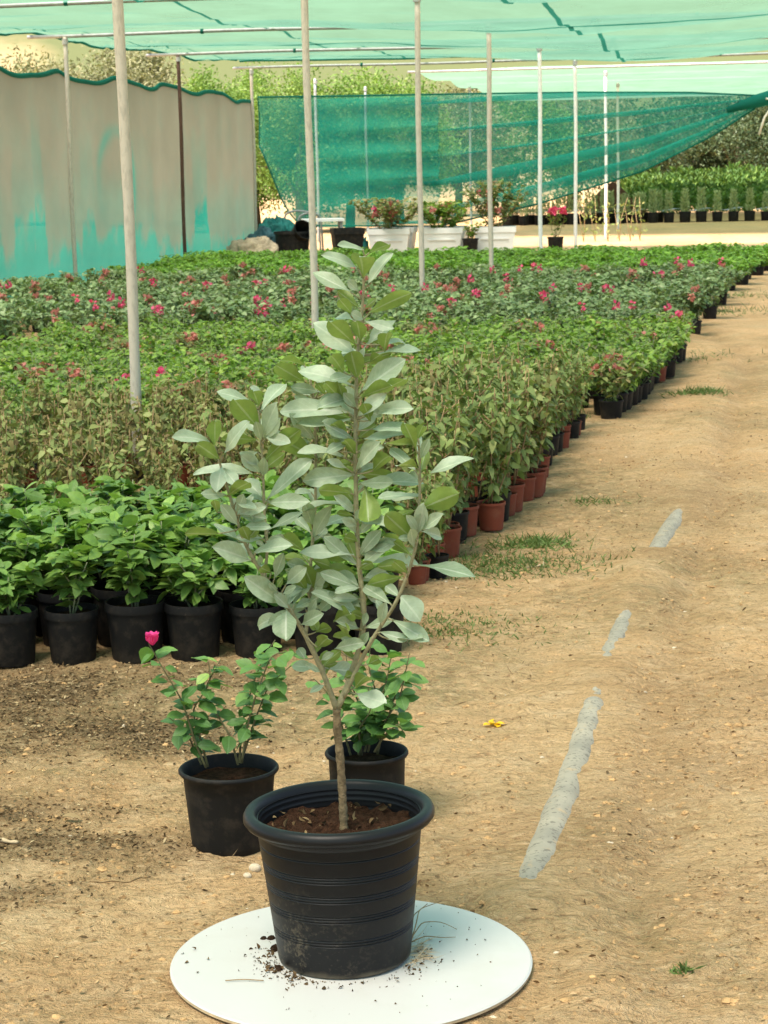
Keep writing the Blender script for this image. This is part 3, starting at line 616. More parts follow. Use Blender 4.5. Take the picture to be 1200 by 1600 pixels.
def bush(n, h0, h1, rad, leaf, wr=.5, prof='simple', stems=4, spread=.5, curl=.2, up=.25, shell=.45, whorl=0, tint_up=True, srad=.003):
    """stems rising from the pot and leaves set along them; returns (foliage, stem)"""
    paths = []; B = []; D = []; hs = []
    for k in range(stems):
        a = 6.283*k/stems+rng.uniform(-.5, .5); rr = rad*rng.uniform(.25, .95)*spread*2*.5; H = h1*rng.uniform(.8, 1.02)
        e = np.array([math.cos(a)*rr, math.sin(a)*rr, H]); b = e*(.15, .15, 0)
        m = (b+e)/2+np.array([rng.normal(0, .02), rng.normal(0, .02), 0])+e*(.12, .12, 0)
        mp = spline([b*1.0, m, e], 7); paths.append(mp)
        nb = 3
        for j in range(nb):
            u_ = rng.uniform(.35, .85); i0 = mp[int(u_*6)]; aa = rng.uniform(0, 6.28); ln = rad*rng.uniform(.4, 1.0)
            ep = i0+np.array([math.cos(aa)*ln*.75, math.sin(aa)*ln*.75, ln*.75]); ep[2] = min(ep[2], h1)
            paths.append(spline([i0, (i0+ep)/2+(0, 0, -.01), ep], 5))
    nP = len(paths); lens = np.array([np.linalg.norm(np.diff(p, axis=0), axis=1).sum() for p in paths]); pr = lens/lens.sum()
    cnt = np.maximum(2, (pr*n).astype(int))
    for p, c in zip(paths, cnt):
        zmin = h0; q = spline(p, 40); q = q[q[:, 2] > zmin]
        if len(q) < 2: continue
        for j in range(c):
            i0 = q[int(rng.uniform(0, 1)**.8*(len(q)-1))]; a = j*2.4+rng.uniform(-.6, .6)
            B.append(i0+rng.normal(0, .006, 3)); D.append((math.cos(a), math.sin(a), up+rng.normal(0, .35))); hs.append(i0[2])
    B = np.array(B); D = np.array(D); hs = np.array(hs); m = len(B)
    N = np.tile([0, 0, 1.], (m, 1))+rng.normal(0, .35, (m, 3))
    hh = (hs-h0)/(h1-h0+1e-6); tint = np.clip(rng.normal(.45, .22, m)+(.25*(hh-.5) if tint_up else 0), 0, 1)
    L = leaf*rng.uniform(.6, 1.15, m)
    return leaves(B, D, N, L, L*wr*rng.uniform(.85, 1.15, m), prof, rng.uniform(.05, .45, m)*curl/.2, .2, tint), stems_mesh(paths, srad, srad*.45)
def flowers(n, r, size, c=(0, 0, 0)):
    B = np.clip(rng.normal(0, 1, (n, 3)), -1.5, 1.5)*r*.42+np.array(c); D = rdirs(n, .3); N = rdirs(n, .5)
    return leaves(B, D, N, size*rng.uniform(.7, 1.2, n), size*.85, 'simple', .2, .25, name='flowers')
def place(proto, loc, rz, scale=1.0, label=None, cat=None, group=None):
    """proto: (name, [(part name, mesh, material, z offset, subparts)])"""
    name, parts = proto
    t = bpy.data.objects.new(name, None); COL.objects.link(t); t.empty_display_size = .1
    t.location = loc; t.rotation_euler = (0, 0, rz); t.scale = (scale,)*3; tag(t, label, cat, group)
    for pn, me, mat, z, subs in parts:
        o = bpy.data.objects.new(pn, me); COL.objects.link(o); o.parent = t; o.location = (0, 0, z)
        if not me.materials: me.materials.append(mat)
        for sn, sm, smat, loc2 in subs:
            q = bpy.data.objects.new(sn, sm); COL.objects.link(q); q.parent = o; q.location = loc2
            if not sm.materials: sm.materials.append(smat)
    return t
def setm(me, m):
    if not me.materials: me.materials.append(m)
    return me
# ---- near bed: fresh green plants in big black pots
potA = setm(pot_mesh(.104, .2, .8, seg=40, rimh=.03), M['black']); soilA = setm(soil_mesh(.09, .172), M['soil'])
protA = []
for k in range(6):
    fo, sm = bush(210, .03, .28 if k < 4 else .2, .135, .074, .56, 'oval', 3, .8, up=.42, curl=.25, srad=.004)
    protA.append(('leafy_shrub', [('pot', potA, M['black'], 0, []), ('soil', soilA, M['soil'], 0, []), ('stem', sm, M['stem'], .17, []), ('foliage', fo, M['leafA'], .17, [])]))
units_ = ['', '-first', '-second', '-third', '-fourth', '-fifth', '-sixth', '-seventh', '-eighth', '-ninth']
ordn = ['first', 'second', 'third', 'fourth', 'fifth', 'sixth', 'seventh', 'eighth', 'ninth', 'tenth', 'eleventh', 'twelfth', 'thirteenth', 'fourteenth', 'fifteenth', 'sixteenth', 'seventeenth', 'eighteenth', 'nineteenth', 'twentieth', 'twenty-first', 'twenty-second', 'twenty-third', 'twenty-fourth']+['twenty'+q for q in units_[5:]]+['thirtieth']+['thirty'+q for q in units_[1:]]+['fortieth']+['forty'+q for q in units_[1:]]
for r in range(6):
    for c in range(10):
        x = -1.62+.208*c-.02*r+(r % 2)*.09+rng.normal(0, .008); y = 7.02+.215*r+rng.normal(0, .012)+.012*c*(r == 0)
        if x > .12-.0*r: continue
        if r == 0: x = -1.487+.2085*c+rng.normal(0, .005); y = 7.0+rng.normal(0, .008)
        if x > (-.02 if r else .03): continue
        sc = (.97 if r == 0 else 1.0)*rng.uniform(.94, 1.05)
        lab = 'lush green shrub in black pot, %s from left in the near front row' % ordn[c] if r == 0 else 'lush green shrub in a black pot behind the front row of the near bed'
        place(random.choice(protA[:4] if r else protA[4:]+protA[4:]+protA[3:4]), (x, y, 0), rng.uniform(0, 6.28), sc, lab, 'leafy shrub', 'lush green shrubs in the near left bed')
# ---- bed of dry yellowish shrubs, small black and terracotta pots
potBs = {c: setm(pot_mesh(.062, .115, .8, seg=24), M[c]) for c in ('black', 'terra')}
for c in ('black', 'terra'): potBs[c].name = 'small_pot_'+c
soilB = setm(soil_mesh(.058, .105), M['soil'])
def protB(c, mat, n, h, leaf=.043):
    fo, sm = bush(n, .03, h, .12, leaf, .62, 'simple', 4, .9, up=-.05, curl=.5, tint_up=False, srad=.0042)
    return ('dry_shrub', [('pot', potBs[c], None, 0, []), ('soil', soilB, M['soil'], 0, []), ('stem', sm, M['twig'], .1, []), ('foliage', fo, M[mat], .1, [])])
PB = {(c, m): [protB(c, m, 190 if m == 'leafB' else 230, .5) for _ in range(3)] for c in ('black', 'terra') for m in ('leafB', 'leafB2')}
eB = 0
for r in [q*.5 for q in range(36)]:
    s = -16.55+.27*r; te = 8.12+.05*(s+16)+(.1 if 4 < r < 9 else 0)
    for c in range(15 if r == int(r) else 1):
        t0 = te-.24*c-(.12 if r % 2 == 1 else 0)+(.02 if c == 0 else 0)
        if t0 < 4.9: continue
        x, y = st(s+rng.normal(0, .02), t0+rng.normal(0, .02))
        if x < -.255*y-.3: continue
        if y < 8.45 and x < 0: continue
        if t0 < 7.1 and s > -13.2: continue
        if x < .03 and y < 8.75: continue
        green = (c < 4 and rng.uniform() < .75) or rng.uniform() < .12
        pc = 'terra' if (c == 0 and r % 2 == .5) or rng.uniform() < .3 else 'black'
        h = (1.04 if c < 3 else .95 if c < 5 else .84)*rng.uniform(.8, 1.08)*(1.08 if r < 12 else .92)
        if r < 2: h *= .7
        if c == 0:
            lab = '%s shrub in %s pot, %s nearest along the path edge of the dry bed' % ('yellowing' if green else 'dry', 'terracotta' if pc == 'terra' else 'black', ordn[eB]); eB += 1
        else:
            lab = '%s thin shrub standing inside the dry yellowish bed' % ('yellow green' if green else 'dry brownish')
        place(random.choice(PB[(pc, 'leafB2' if green else 'leafB')]), (x, y, 0), rng.uniform(0, 6.28), h, lab, 'dry shrub', 'dry yellowish shrubs in the second bed')
for px, py, c, lab in ((655, 912, 'terra', 'low yellowing shrub in a terracotta pot just right of the tall silver plant'), (684, 905, 'black', 'low shrub in a small black pot beside the frontmost terracotta pot')):
    q = gp(px, py); place(PB[(c, 'leafB2')][1], (q[0], q[1]+.05, 0), 1.0, .8, lab, 'dry shrub', 'dry yellowish shrubs in the second bed')
# ---- green bougainvillea bushes
potC = {c: setm(pot_mesh(.08, .125, .82, seg=24), M[c]) for c in ('black', 'terra')}
def protC(c, mat, fm, fl, n=260, h=.28, leaf=.052, name='bougainvillea_bush', rad=.19):
    fo, sm = bush(n, -.05, h, rad, leaf, .62, 'simple', 6, 1.1, up=.1, curl=.3, srad=.003)
    fls = []
    for q in range(fl):
        a = rng.uniform(0, 6.28); rr = rng.uniform(0, rad*.8); fls.append(('flower_cluster', flowers(18, .042, .034), M[fm], (rr*math.cos(a), rr*math.sin(a), h*rng.uniform(.8, 1.05))))
    return (name, [('pot', potC[c], None, 0, []), ('stem', sm, M['stem'], .1, []), ('foliage', fo, M[mat], .1, fls)])
PC = {0: [protC('black', 'leafC', 'pink', 0) for _ in range(3)]+[protC('terra', 'leafC', 'pink', 0)], 1: [protC(c, 'leafC2', 'fadedpink', 2) for c in ('black', 'terra')], 2: [protC('black', 'leafC', 'pink', 2)]}
eC = 0
for r in [q*.5 for q in range(-12, 26)]:
    s = -11.25+.31*r
    for c in range(17 if r == int(r) else 1):
        t0 = 8.50+.05*(s+11)-.305*c-(.15 if r % 2 == 1 and c else 0)+(.02 if c == 0 else 0)
        if r < 0 and t0 > 7.0: continue
        if t0 < 3.3: continue
        x, y = st(s+rng.normal(0, .03), t0+rng.normal(0, .03))
        if x < -.215*y-.35: continue
        u_ = rng.uniform(); kd = 0 if u_ < .70 else (1 if u_ < .86 else (0 if u_ < .975 else 2))
        ds = ('green bushy shrub', 'bronze tinged shrub with faded pink bracts', 'green shrub with small pink bracts')[kd]
        if c == 0: lab = ('green bush', 'bronze tinged bush', 'pink flecked green bush')[kd]+', %s nearest along the path edge of the third bed' % ordn[eC]; eC += 1
        else: lab = ds+' inside the third bed, behind the dry shrubs'
        place(random.choice(PC[kd]), (x, y, 0), rng.uniform(0, 6.28), rng.uniform(.85, 1.12), lab, 'bush', 'green bougainvillea shrubs in the third bed')
# ---- blue green bushes with magenta flowers
potD = potC
def protD(mat, fm, fl, c='black'):
    p = protC(c, mat, fm, fl, 330, .31, .062, 'flowering_shrub', .27); return p
PD = {0: [protD('leafD', 'pink', 0) for _ in range(4)]+[protD('leafD', 'pink', 0, 'terra')], 1: [protD('leafD', 'pink', 2) for _ in range(2)], 2: [protD('leafD', 'fadedpink', 3)]}
for p in PD[1]+PD[2]:
    for q in range(len(p[1][2][4])): pass
eD = 0
for r in range(15):
    s = -6.85+.5*r
    for c in range(17):
        t0 = 8.62+.06*(s+5)-.48*c-(.24 if r % 2 else 0)
        if t0 < .55: continue
        x, y = st(s+rng.normal(0, .05), t0+rng.normal(0, .05))
        if x < -.205*y-.4: continue
        u_ = rng.uniform(); kd = 0 if u_ < .7 else (1 if u_ < .83 else 2)
        ds = ('dark green shrub without flowers', 'dark green shrub with magenta flower clusters', 'dark green shrub with faded pink clusters')[kd]
        if c == 0: lab = ('dark green shrub', 'magenta flowered dark shrub', 'pink flecked dark shrub')[kd]+', %s nearest along the path edge of the fourth bed' % ordn[eD]; eD += 1
        else: lab = ds+' inside the fourth bed'
        place(random.choice(PD[kd]), (x, y, 0), rng.uniform(0, 6.28), rng.uniform(.88, 1.12), lab, 'flowering shrub', 'dark green flowering shrubs in the fourth bed')
# ---- bright hedge like bed
potC = {c: setm(pot_mesh(.11, .13, .8, seg=20), M[c]) for c in ('black', 'terra')}
PE = [protC('black', 'leafE', 'pink', 0, 340, .235, .075, 'hedge_bush', .3) for _ in range(4)]
eE = 0
for r in range(12):
    s = 1.6+.54*r
    for c in range(18):
        t0 = 9.2+.09*(s-4)-.52*c-(.26 if r % 2 else 0)
        if t0 < .7: continue
        x, y = st(s+rng.normal(0, .05), t0+rng.normal(0, .05))
        if c == 0: lab = 'bright green bush, %s nearest along the path edge of the farthest bed' % ordn[eE]; eE += 1
        else: lab = 'bright green bush inside the hedge like bed before the white planters'
        place(random.choice(PE), (x, y, 0), rng.uniform(0, 6.28), rng.uniform(.86, 1.12)*.92, lab, 'hedge bush', 'bright green bushes in the farthest bed')

# ---- far side of the sandy lane: seedlings and bed
def cyp():
    n = 260; z = rng.uniform(0, 1, n)**.9; r = .10*(1-z)**.6+.04; a = rng.uniform(0, 6.28, n)
    B = np.c_[np.cos(a)*r*.5, np.sin(a)*r*.5, .28+z*.62]; D = np.c_[np.cos(a), np.sin(a), np.full(n, 1.1)]
    return leaves(B, D, rdirs(n, .5), rng.uniform(.08, .15, n), .022, 'simple', .1, .1)
potF = setm(pot_mesh(.17, .3, .85, seg=16), M['black']); cy = [setm(cyp(), M['cypress']) for _ in range(4)]
PF = [('seedling_pot', [('pot', potF, None, 0, []), ('foliage', q, None, 0, [])]) for q in cy]
kk = 0
for r in range(2):
    for c in range(22):
        x = 3.2+.4*c+.2*r; y = 52.3+.42*r
        if r == 1 and c > 9: continue
        lab = ('silvery upright seedling, %s from left in the front row beyond the bright lane' % ordn[c]) if r == 0 else 'silvery upright seedling in the second row beyond the bright lane'
        place(random.choice(PF), (x, y, 0), rng.uniform(0, 6), rng.uniform(.76, .92), lab, 'seedling', 'silvery seedlings in black pots beyond the lane')
mb = MB(); mb.grid(np.stack(np.broadcast_arrays(np.linspace(3, 13, 80)[:, None], np.linspace(52.52, 53.2, 6)[None], (.3+.03*np.sin(np.linspace(3, 13, 80)*7.8))[:, None]), -1))
tag(obj('plastic_film', mb.mesh('plastic_film'), simple('grey_film', (.12, .125, .12), .4, .5, .2, 8, .3)), 'grey plastic film stretched behind the row of silvery seedlings', 'plastic film')
def farbush():
    n = 170; z = rng.uniform(0, 1, n); a = rng.uniform(0, 6.28, n); r = rng.uniform(.1, .34, n)*(1.05-z*.6)
    B = np.c_[np.cos(a)*r, np.sin(a)*r, .25+z*.75]; return leaves(B, np.c_[np.cos(a), np.sin(a), np.full(n, 1.2)], rdirs(n, .5), rng.uniform(.12, .2, n), .06, 'simple', .15, .2)
FB = [setm(farbush(), M['youngleaf']) for _ in range(4)]
for r in range(14):
    for c in range(14):
        x = 6.6+.62*c+(r % 2)*.3+.12*r+rng.normal(0, .05); y = 54.5+1.1*r+rng.normal(0, .06)
        o = obj('young_shrub', random.choice(FB), None, None, (x, y, .0), (0, 0, rng.uniform(0, 6))); o.scale = (1, 1, rng.uniform(.9, 1.1)*(.58+.045*r))
        tag(o, 'feathery green young shrub in the dense bed before the dark trees', 'shrub', 'green shrubs in the bed before the dark trees')
mb = MB(); P0 = gp(955, 318); cx, cy0 = at(958, 300, 53.6)[0], 53.6
th = np.linspace(0, 2*math.pi, 28); rr = np.linspace(0, 1, 10); TH, RR = np.meshgrid(th, rr, indexing='ij')
zz = .95*(1-RR**1.4)*(1+.3*(vnoise(np.cos(TH)*RR*4+9, np.sin(TH)*RR*4, 4)-.5))
mb.grid(np.stack([cx+np.cos(TH)*RR*1.0, cy0+np.sin(TH)*RR*.7, zz-.02], -1))
tag(obj('soil_heap', mb.mesh('soil_heap'), M['redsoil']), 'reddish brown heap of soil behind the silvery seedlings', 'soil heap')

# ------------------------------------------------------------------ things before the hanging net
def rect_pot(w, d, h, lip=.03, rb=.82, name='planter_box'):
    mb = MB()
    def ring(a, b, z): return [(-a, -b, z), (a, -b, z), (a, b, z), (-a, b, z)]
    L = [ring(w/2*rb, d/2*rb, 0), ring(w/2*.95, d/2*.95, h-.1), ring(w/2, d/2, h-.1), ring(w/2, d/2, h), ring(w/2-lip, d/2-lip, h), ring(w/2*rb-.02, d/2*rb-.02, .1)]
    V = np.array(sum(L, [])); Qs = []
    for i in range(len(L)-1):
        for k in range(4): Qs.append((i*4+k, i*4+(k+1) % 4, (i+1)*4+(k+1) % 4, (i+1)*4+k))
    Qs.append((3, 2, 1, 0)); Qs.append((20, 21, 22, 23)); mb.add(V, Qs); return mb.mesh(name, False)
PLY = 38.0
plm = setm(rect_pot(.77, .45, .45), M['white'])
lipm = MB(); lipm.box((0, -.215, .24), (.5, .012, .02)); lipm = setm(lipm.mesh('moulding', False), M['white'])
slp = setm(soil_mesh(.23, .4), M['soil'])
PLAB = [(608, 'white rectangular planter of reddish bougainvillea, leftmost of the three'), (690, 'white rectangular planter with green bougainvillea, middle one of the three'), (773, 'white rectangular planter with tall sparse bougainvillea, rightmost of the three')]
for k, (px, lab) in enumerate(PLAB):
    x = at(px, 380, PLY)[0]; t = thing('planter', lab, 'planter', (x, PLY, 0), ROT_AX*.3, 'white planters before the teal net')
    b = obj('planter_box', plm, None, t); obj('moulding', lipm, None, b); obj('soil', slp, None, t)
    mt = ('leafC2', 'leafC', 'leafC2')[k]; fo, sm = bush(950, .0, (.58, .5, .86)[k], (.68, .58, .56)[k], .1, .6, 'simple', 9, 1.1, up=.2, srad=.006)
    obj('stem', sm, M['twig'], t, (0, 0, .4)); f = obj('foliage', fo, M[mt], t, (0, 0, .4))
    for q in range((9, 5, 5)[k]):
        a = rng.uniform(0, 6.28); r_ = rng.uniform(.05, .33)
        obj('flower_cluster', flowers(16, .06, .06), M['pink' if q % 3 == 0 else 'fadedpink'], f, (r_*math.cos(a), r_*math.sin(a)-.05, rng.uniform(.3, (.5, .45, .7)[k])))
    if k < 2:
        x2 = x+.14
        t2 = thing('planter', 'empty white planter standing close behind the %s planted one' % ('leftmost' if k == 0 else 'middle'), 'planter', (x2-.02, PLY+.75, 0), ROT_AX, 'white planters before the teal net'); obj('planter_box', plm, None, t2); obj('soil', slp, None, t2)
def pottedflower(px, Y, lab, h, fl, mat='leafC', fm='pink'):
    x = at(px, 380, Y)[0]; t = thing('potted_plant', lab, 'potted plant', (x, Y, 0))
    obj('pot', pot_mesh(.15, .26, .8), M['black'], t); fo, sm = bush(170, 0, h, .2, .075, .6, 'simple', 4, 1.1, up=.1, srad=.005)
    obj('stem', sm, M['twig'], t, (0, 0, .22)); f = obj('foliage', fo, M[mat], t, (0, 0, .22))
    for q in range(fl): obj('flower_cluster', flowers(22, .075, .07), M[fm], f, (rng.normal(0, .09), rng.normal(-.06, .05), h*rng.uniform(.85, 1.05)))
pottedflower(868, 37.5, 'small plant with a bright pink flower head beside the flaking white pole', .55, 4)
pottedflower(735, 37.6, 'small leafy plant between the middle and right white planters', .35, 0)
# sparse weeds
for k, px in enumerate((912, 930, 950, 968, 985, 1000)):
    x = at(px, 380, 41.5)[0]; n = 26; z = rng.uniform(.1, .75, n); B = np.c_[rng.normal(0, .05, n), rng.normal(0, .05, n), z]
    t = thing('weed', 'thin pale weed on the bright lane, %s from the left behind the far bed' % ordn[k], 'weed', (x, 41.5, 0), 0, 'thin weeds on the bright lane')
    obj('foliage', leaves(B, rdirs(n, .4), rdirs(n, .6), .09, .03), M['leafB2'], t); obj('stem', stems_mesh([[(0, 0, -.02), (.02, 0, .4), (rng.normal(0, .06), 0, .85)], [(0, 0, .0), (-.05, 0, .3), (-.1, .02, .65)]], .008, .004), M['twig'], t)
# tub, bin, table, cloth heap, sacks
def locY(px, Y): return at(px, 380, Y)[0]
t = thing('tub', 'wide black round tub with pots inside, beside the cloth heap', 'tub', (locY(457, 37.3), 37.3, 0)); obj('tub_body', pot_mesh(.33, .46, .84, seg=36, rimh=.05), M['black'], t)
t = thing('flower_pot', 'black pot lying tilted in the mouth of the wide tub', 'pot', (locY(463, 37.3), 37.25, .34)); o = obj('pot', pot_mesh(.19, .32, .72, seg=28), M['black'], t, None, (math.radians(60), 0, .6))
t = thing('square_pot', 'black square nursery pot right of the white table', 'pot', (locY(543, 37.2), 37.2, 0), .15); o = obj('pot', rect_pot(.55, .55, .5, .03, .8), M['black'], t)
t = thing('table', 'white table top on grey legs behind the black tub', 'table', (locY(505, 38.3), 38.3, 0), .1)
mb = MB(); mb.box((0, 0, .62), (.75, .5, .045)); obj('table_top', mb.mesh('table_top', False), M['white'], t)
for a in (-1, 1):
    for b in (-1, 1): mb = MB(); mb.box((a*.32, b*.2, .3), (.05, .05, .6)); obj('leg', mb.mesh('leg', False), M['steelgrey'], t)
t = thing('chair_frame', 'bent grey tube frame poking out behind the cloth heap', 'frame', (locY(455, 38.6), 38.6, 0))
mb = MB(); mb.tube(spline([(-.1, 0, 0), (-.12, 0, .75), (.1, 0, .8), (.55, .1, .72), (.58, .1, 0)], 24), .018, 8); obj('tube', mb.mesh('tube'), M['steelgrey'], t)
mb = MB(); mb.tube(spline([(.15, .5, 0), (.12, .5, .7), (.5, .55, .75), (.52, .55, 0)], 24), .018, 8); obj('tube', mb.mesh('tube'), M['steelgrey'], t)
def heap(name, px, Y, rx, ry, h, mat, lab, cat, seed):
    TH, PH = np.meshgrid(np.linspace(0, 2*math.pi, 50), np.linspace(0, math.pi/2, 24), indexing='ij')
    nz = 1+.55*(fbm(TH*1.9+np.cos(PH)*3, PH*3.5, 4, seed)-.5)
    nz[-1] = nz[0]
    P = np.stack([rx*np.cos(TH)*np.cos(PH)*nz, ry*np.sin(TH)*np.cos(PH)*nz, h*np.sin(PH)**.8*nz-.02], -1); mb = MB(); mb.grid(P)
    return tag(obj(name, mb.mesh(name), M[mat], None, (locY(px, Y), Y, 0)), lab, cat)
heap('cloth_heap', 432, 38.3, .42, .35, .66, 'tarp', 'crumpled teal shade cloth heaped behind the black tub', 'cloth', 5)
heap('cloth_heap', 410, 37.8, .33, .3, .5, 'tarpblue', 'blue grey crumpled cloth heap left of the black tub', 'cloth', 15)
heap('sack', 378, 37.0, .38, .28, .33, 'sack', 'beige empty sack lying left, at the foot of the dusty wall', 'sack', 25)
heap('sack', 402, 36.8, .36, .28, .38, 'sack', 'beige crumpled sack lying right, against the blue grey cloth', 'sack', 35)
heap('cloth_heap', 560, 38.4, .2, .2, .36, 'tarp', 'small teal cloth bundle right of the square black pot', 'cloth', 45)

# ------------------------------------------------------------------ buried pipe
pz = -.0325; mb = MB(); pts = np.c_[PIPE, np.full(len(PIPE), pz)+.003*np.sin(np.arange(len(PIPE))*.31)]
mb.tube(pts, .05, 40)
tag(obj('buried_pipe', mb.mesh('buried_pipe'), M['pipegrey']), 'long grey pipe half buried in the sandy track, showing in three stretches', 'pipe')

# ------------------------------------------------------------------ foreground: disc and the tall silver plant
DZ = .014; dc = gp(549, 1499, DZ)
disc = thing('round_board', 'round white board lying flat under the big black pot', 'board', (dc[0], dc[1], 0))
R = .380; mb = MB(); mb.lathe([(.001, DZ), (R*.5, DZ), (R-.004, DZ), (R, DZ-.003)], 160); obj('top_sheet', autosmooth(mb.mesh('top_sheet'), 30), M['white_board'], disc)
mb = MB(); mb.lathe([(R-.0005, DZ-.003), (R-.0005, DZ-.009), (R-.006, DZ-.013), (.01, DZ-.016)], 160); obj('board_edge', autosmooth(mb.mesh('board_edge'), 30), M['wood'], disc)
pc = gp(539, 1493, DZ); PH = .33; PR = .2; PY = pc[1]
hero = thing('potted_tree', 'tall young silver leaved tree in a big black pot on the white board', 'potted tree', (pc[0], pc[1], DZ))
pr = [(.001, 0), (.132, 0), (.139, .006)]
def body(z): return .139+(.172-.139)*(z/.285)
zs = list(np.arange(.012, .285, .0013)); grooves = [.075, .081, .087, .128, .134, .14, .172, .178, .184, .215, .221, .227, .262]
for z in zs:
    g = sum(math.exp(-((z-q)/.0012)**2) for q in grooves)*.0024; pr.append((body(z)-g, z))
pr += [(.173, .287), (.1765, .290), (.1775, .300)]
mb = MB(); mb.lathe(pr, 128); o_pot = obj('pot', autosmooth(mb.mesh('pot_body'), 60), M['heropot'], hero)
rimp = [(.1775, .300), (.186, .2985), (.195, .302), (.2, .309), (.2, .317), (.196, .325), (.188, .329), (.18, .328), (.1745, .322), (.172, .312)]
zi = .312
while zi > .255: rimp.append((.1715-(.312-zi)*.16-(.002 if int(zi*1000) % 12 < 5 else 0), zi)); zi -= .004
mb = MB(); mb.lathe(rimp, 128); obj('rim', autosmooth(mb.mesh('rim'), 60), M['heropot'], o_pot)
hero.rotation_euler = (0, math.radians(-1.0), 0)
th = np.linspace(0, 2*math.pi, 97); rr = np.linspace(0.001, .1668, 40); TH, RR = np.meshgrid(th, rr, indexing='ij')
sx, sy = RR*np.cos(TH), RR*np.sin(TH); sz = .279+(fbm(sx*22+5, sy*22, 4, 3)-.5)*.03+(fbm(sx*95, sy*95, 3, 4)-.5)*.016
sz[-1] = sz[0]; mb = MB(); mb.grid(np.stack([sx, sy, sz], -1)); o_soil = obj('soil', mb.mesh('hero_soil'), M['redsoil'], hero)
n = 46; a = rng.uniform(0, 6.28, n); r_ = .155*np.sqrt(rng.uniform(0, 1, n)); B = np.c_[r_*np.cos(a), r_*np.sin(a), np.full(n, .286)+rng.uniform(0, .006, n)]
obj('dead_leaves', leaves(B, rdirs(n, .1, .3), rdirs(n, 1), rng.uniform(.008, .024, n), rng.uniform(.005, .011, n), 'oval', .5, .6, rng.uniform(.1, .8, n), name='dead_leaves'), M['litter'], o_soil)
mb = MB(); mb.lathe([(.001, .295), (.009, .294), (.013, .289), (.011, .28)], 10, (-.045, -.125, 0)); mb.lathe([(.001, .297), (.006, .294), (.009, .286)], 9, (.03, -.1, 0)); obj('pebble', mb.mesh('pebble'), M['stone'], o_soil)

# stems and leaves traced as distances from the stem, spread in depth
def hp(x, y, dep=0.0): return at(x, y, PY+dep)
STEMS = {
 'trunk': ([(538, 1308, 0), (535, 1240, 0), (532, 1190, 0), (527, 1140, 0), (526, 1108, 0)], .0088, .0083),
 'L': ([(526, 1108, 0), (512, 1070, -.01), (500, 1040, -.02), (477, 992, -.03), (455, 955, -.04), (413, 902, -.06), (392, 867, -.07), (379, 842, -.08), (365, 795, -.08), (350, 745, -.08), (340, 712, -.08)], .0062, .0024),
 'A': ([(413, 902, -.06), (418, 860, -.06), (413, 800, -.05), (411, 740, -.05), (408, 685, -.05), (404, 640, -.05)], .0034, .0022),
 'C': ([(477, 992, -.03), (484, 950, .02), (486, 870, .06), (493, 790, .08), (493, 700, .09), (491, 630, .1), (484, 585, .1)], .0040, .0022),
 'D': ([(526, 1108, 0), (537, 1090, 0), (551, 1045, .01), (566, 1000, .01), (570, 950, .01), (562, 900, .0), (557, 825, 0), (555, 700, 0), (557, 590, 0), (559, 540, 0), (566, 490, 0), (569, 435, 0), (569, 400, 0)], .0066, .0026),
 'E': ([(537, 1090, 0), (560, 1040, -.02), (583, 996, -.04), (617, 946, -.06), (637, 900, -.07), (652, 846, -.08), (656, 762, -.08), (656, 710, -.08), (653, 680, -.08)], .0046, .0022),
}
SP = {k: spline([hp(*p) for p in v[0]], 44) for k, v in STEMS.items()}
LV = {'A': [], 'L': [], 'C': [], 'D': [], 'E': []}
def z7(x, y): return 250+x/2.4, 370+y/2.4
def z8(x, y): return 250+x/2.4, 700+y/2.4
def add(stm, zf, items):
    for b0, b1, t0, t1, w_, tone in items:
        bx, by = zf(b0, b1); tx, ty = zf(t0, t1); LV[stm].append((bx, by, tx, ty, w_/2.4, tone))
P_, G_ = 'p', 'g'
add('D', z7, [(763, 155, 757, 48, 86, G_), (775, 185, 858, 62, 42, P_), (745, 120, 640, 55, 38, P_), (780, 62, 858, 24, 38, G_), (765, 48, 670, 34, 26, P_), (722, 210, 582, 138, 52, P_), (745, 205, 703, 165, 36, P_),
 (780, 288, 928, 203, 62, G_), (722, 290, 675, 238, 48, G_), (765, 312, 722, 286, 36, P_), (728, 315, 652, 282, 36, P_), (735, 405, 640, 320, 72, G_), (738, 445, 598, 328, 88, P_), (752, 395, 742, 304, 62, G_),
 (758, 425, 875, 315, 46, P_), (842, 432, 846, 348, 56, G_), (835, 405, 930, 378, 30, P_), (785, 472, 828, 436, 44, G_), (800, 445, 978, 410, 30, P_), (742, 532, 716, 440, 78, G_), (750, 582, 903, 465, 84, P_), (690, 512, 640, 425, 62, G_),
 (728, 560, 530, 478, 62, P_), (692, 622, 622, 548, 52, G_), (692, 622, 668, 548, 38, G_), (718, 657, 455, 628, 78, P_), (750, 602, 865, 560, 52, G_), (830, 580, 920, 533, 40, G_), (790, 692, 765, 625, 52, G_),
 (795, 662, 905, 620, 46, P_), (775, 655, 830, 608, 52, P_), (705, 752, 642, 680, 54, G_), (705, 717, 520, 690, 46, P_), (722, 702, 615, 665, 30, P_), (790, 722, 912, 700, 36, P_), (735, 765, 968, 722, 34, P_),
 (690, 780, 650, 720, 62, P_), (665, 805, 650, 755, 46, G_), (690, 825, 540, 780, 32, P_), (700, 868, 640, 838, 30, P_), (795, 882, 865, 790, 66, G_), (755, 872, 772, 790, 52, P_), (730, 892, 550, 908, 78, P_),
 (758, 935, 980, 880, 52, P_), (770, 935, 782, 1062, 88, G_), (722, 962, 600, 948, 52, G_), (718, 1000, 530, 1000, 26, P_), (745, 480, 690, 400, 50, P_), (735, 640, 690, 590, 40, P_), (740, 730, 800, 660, 46, P_), (735, 820, 690, 740, 50, G_), (745, 810, 800, 770, 40, P_)])
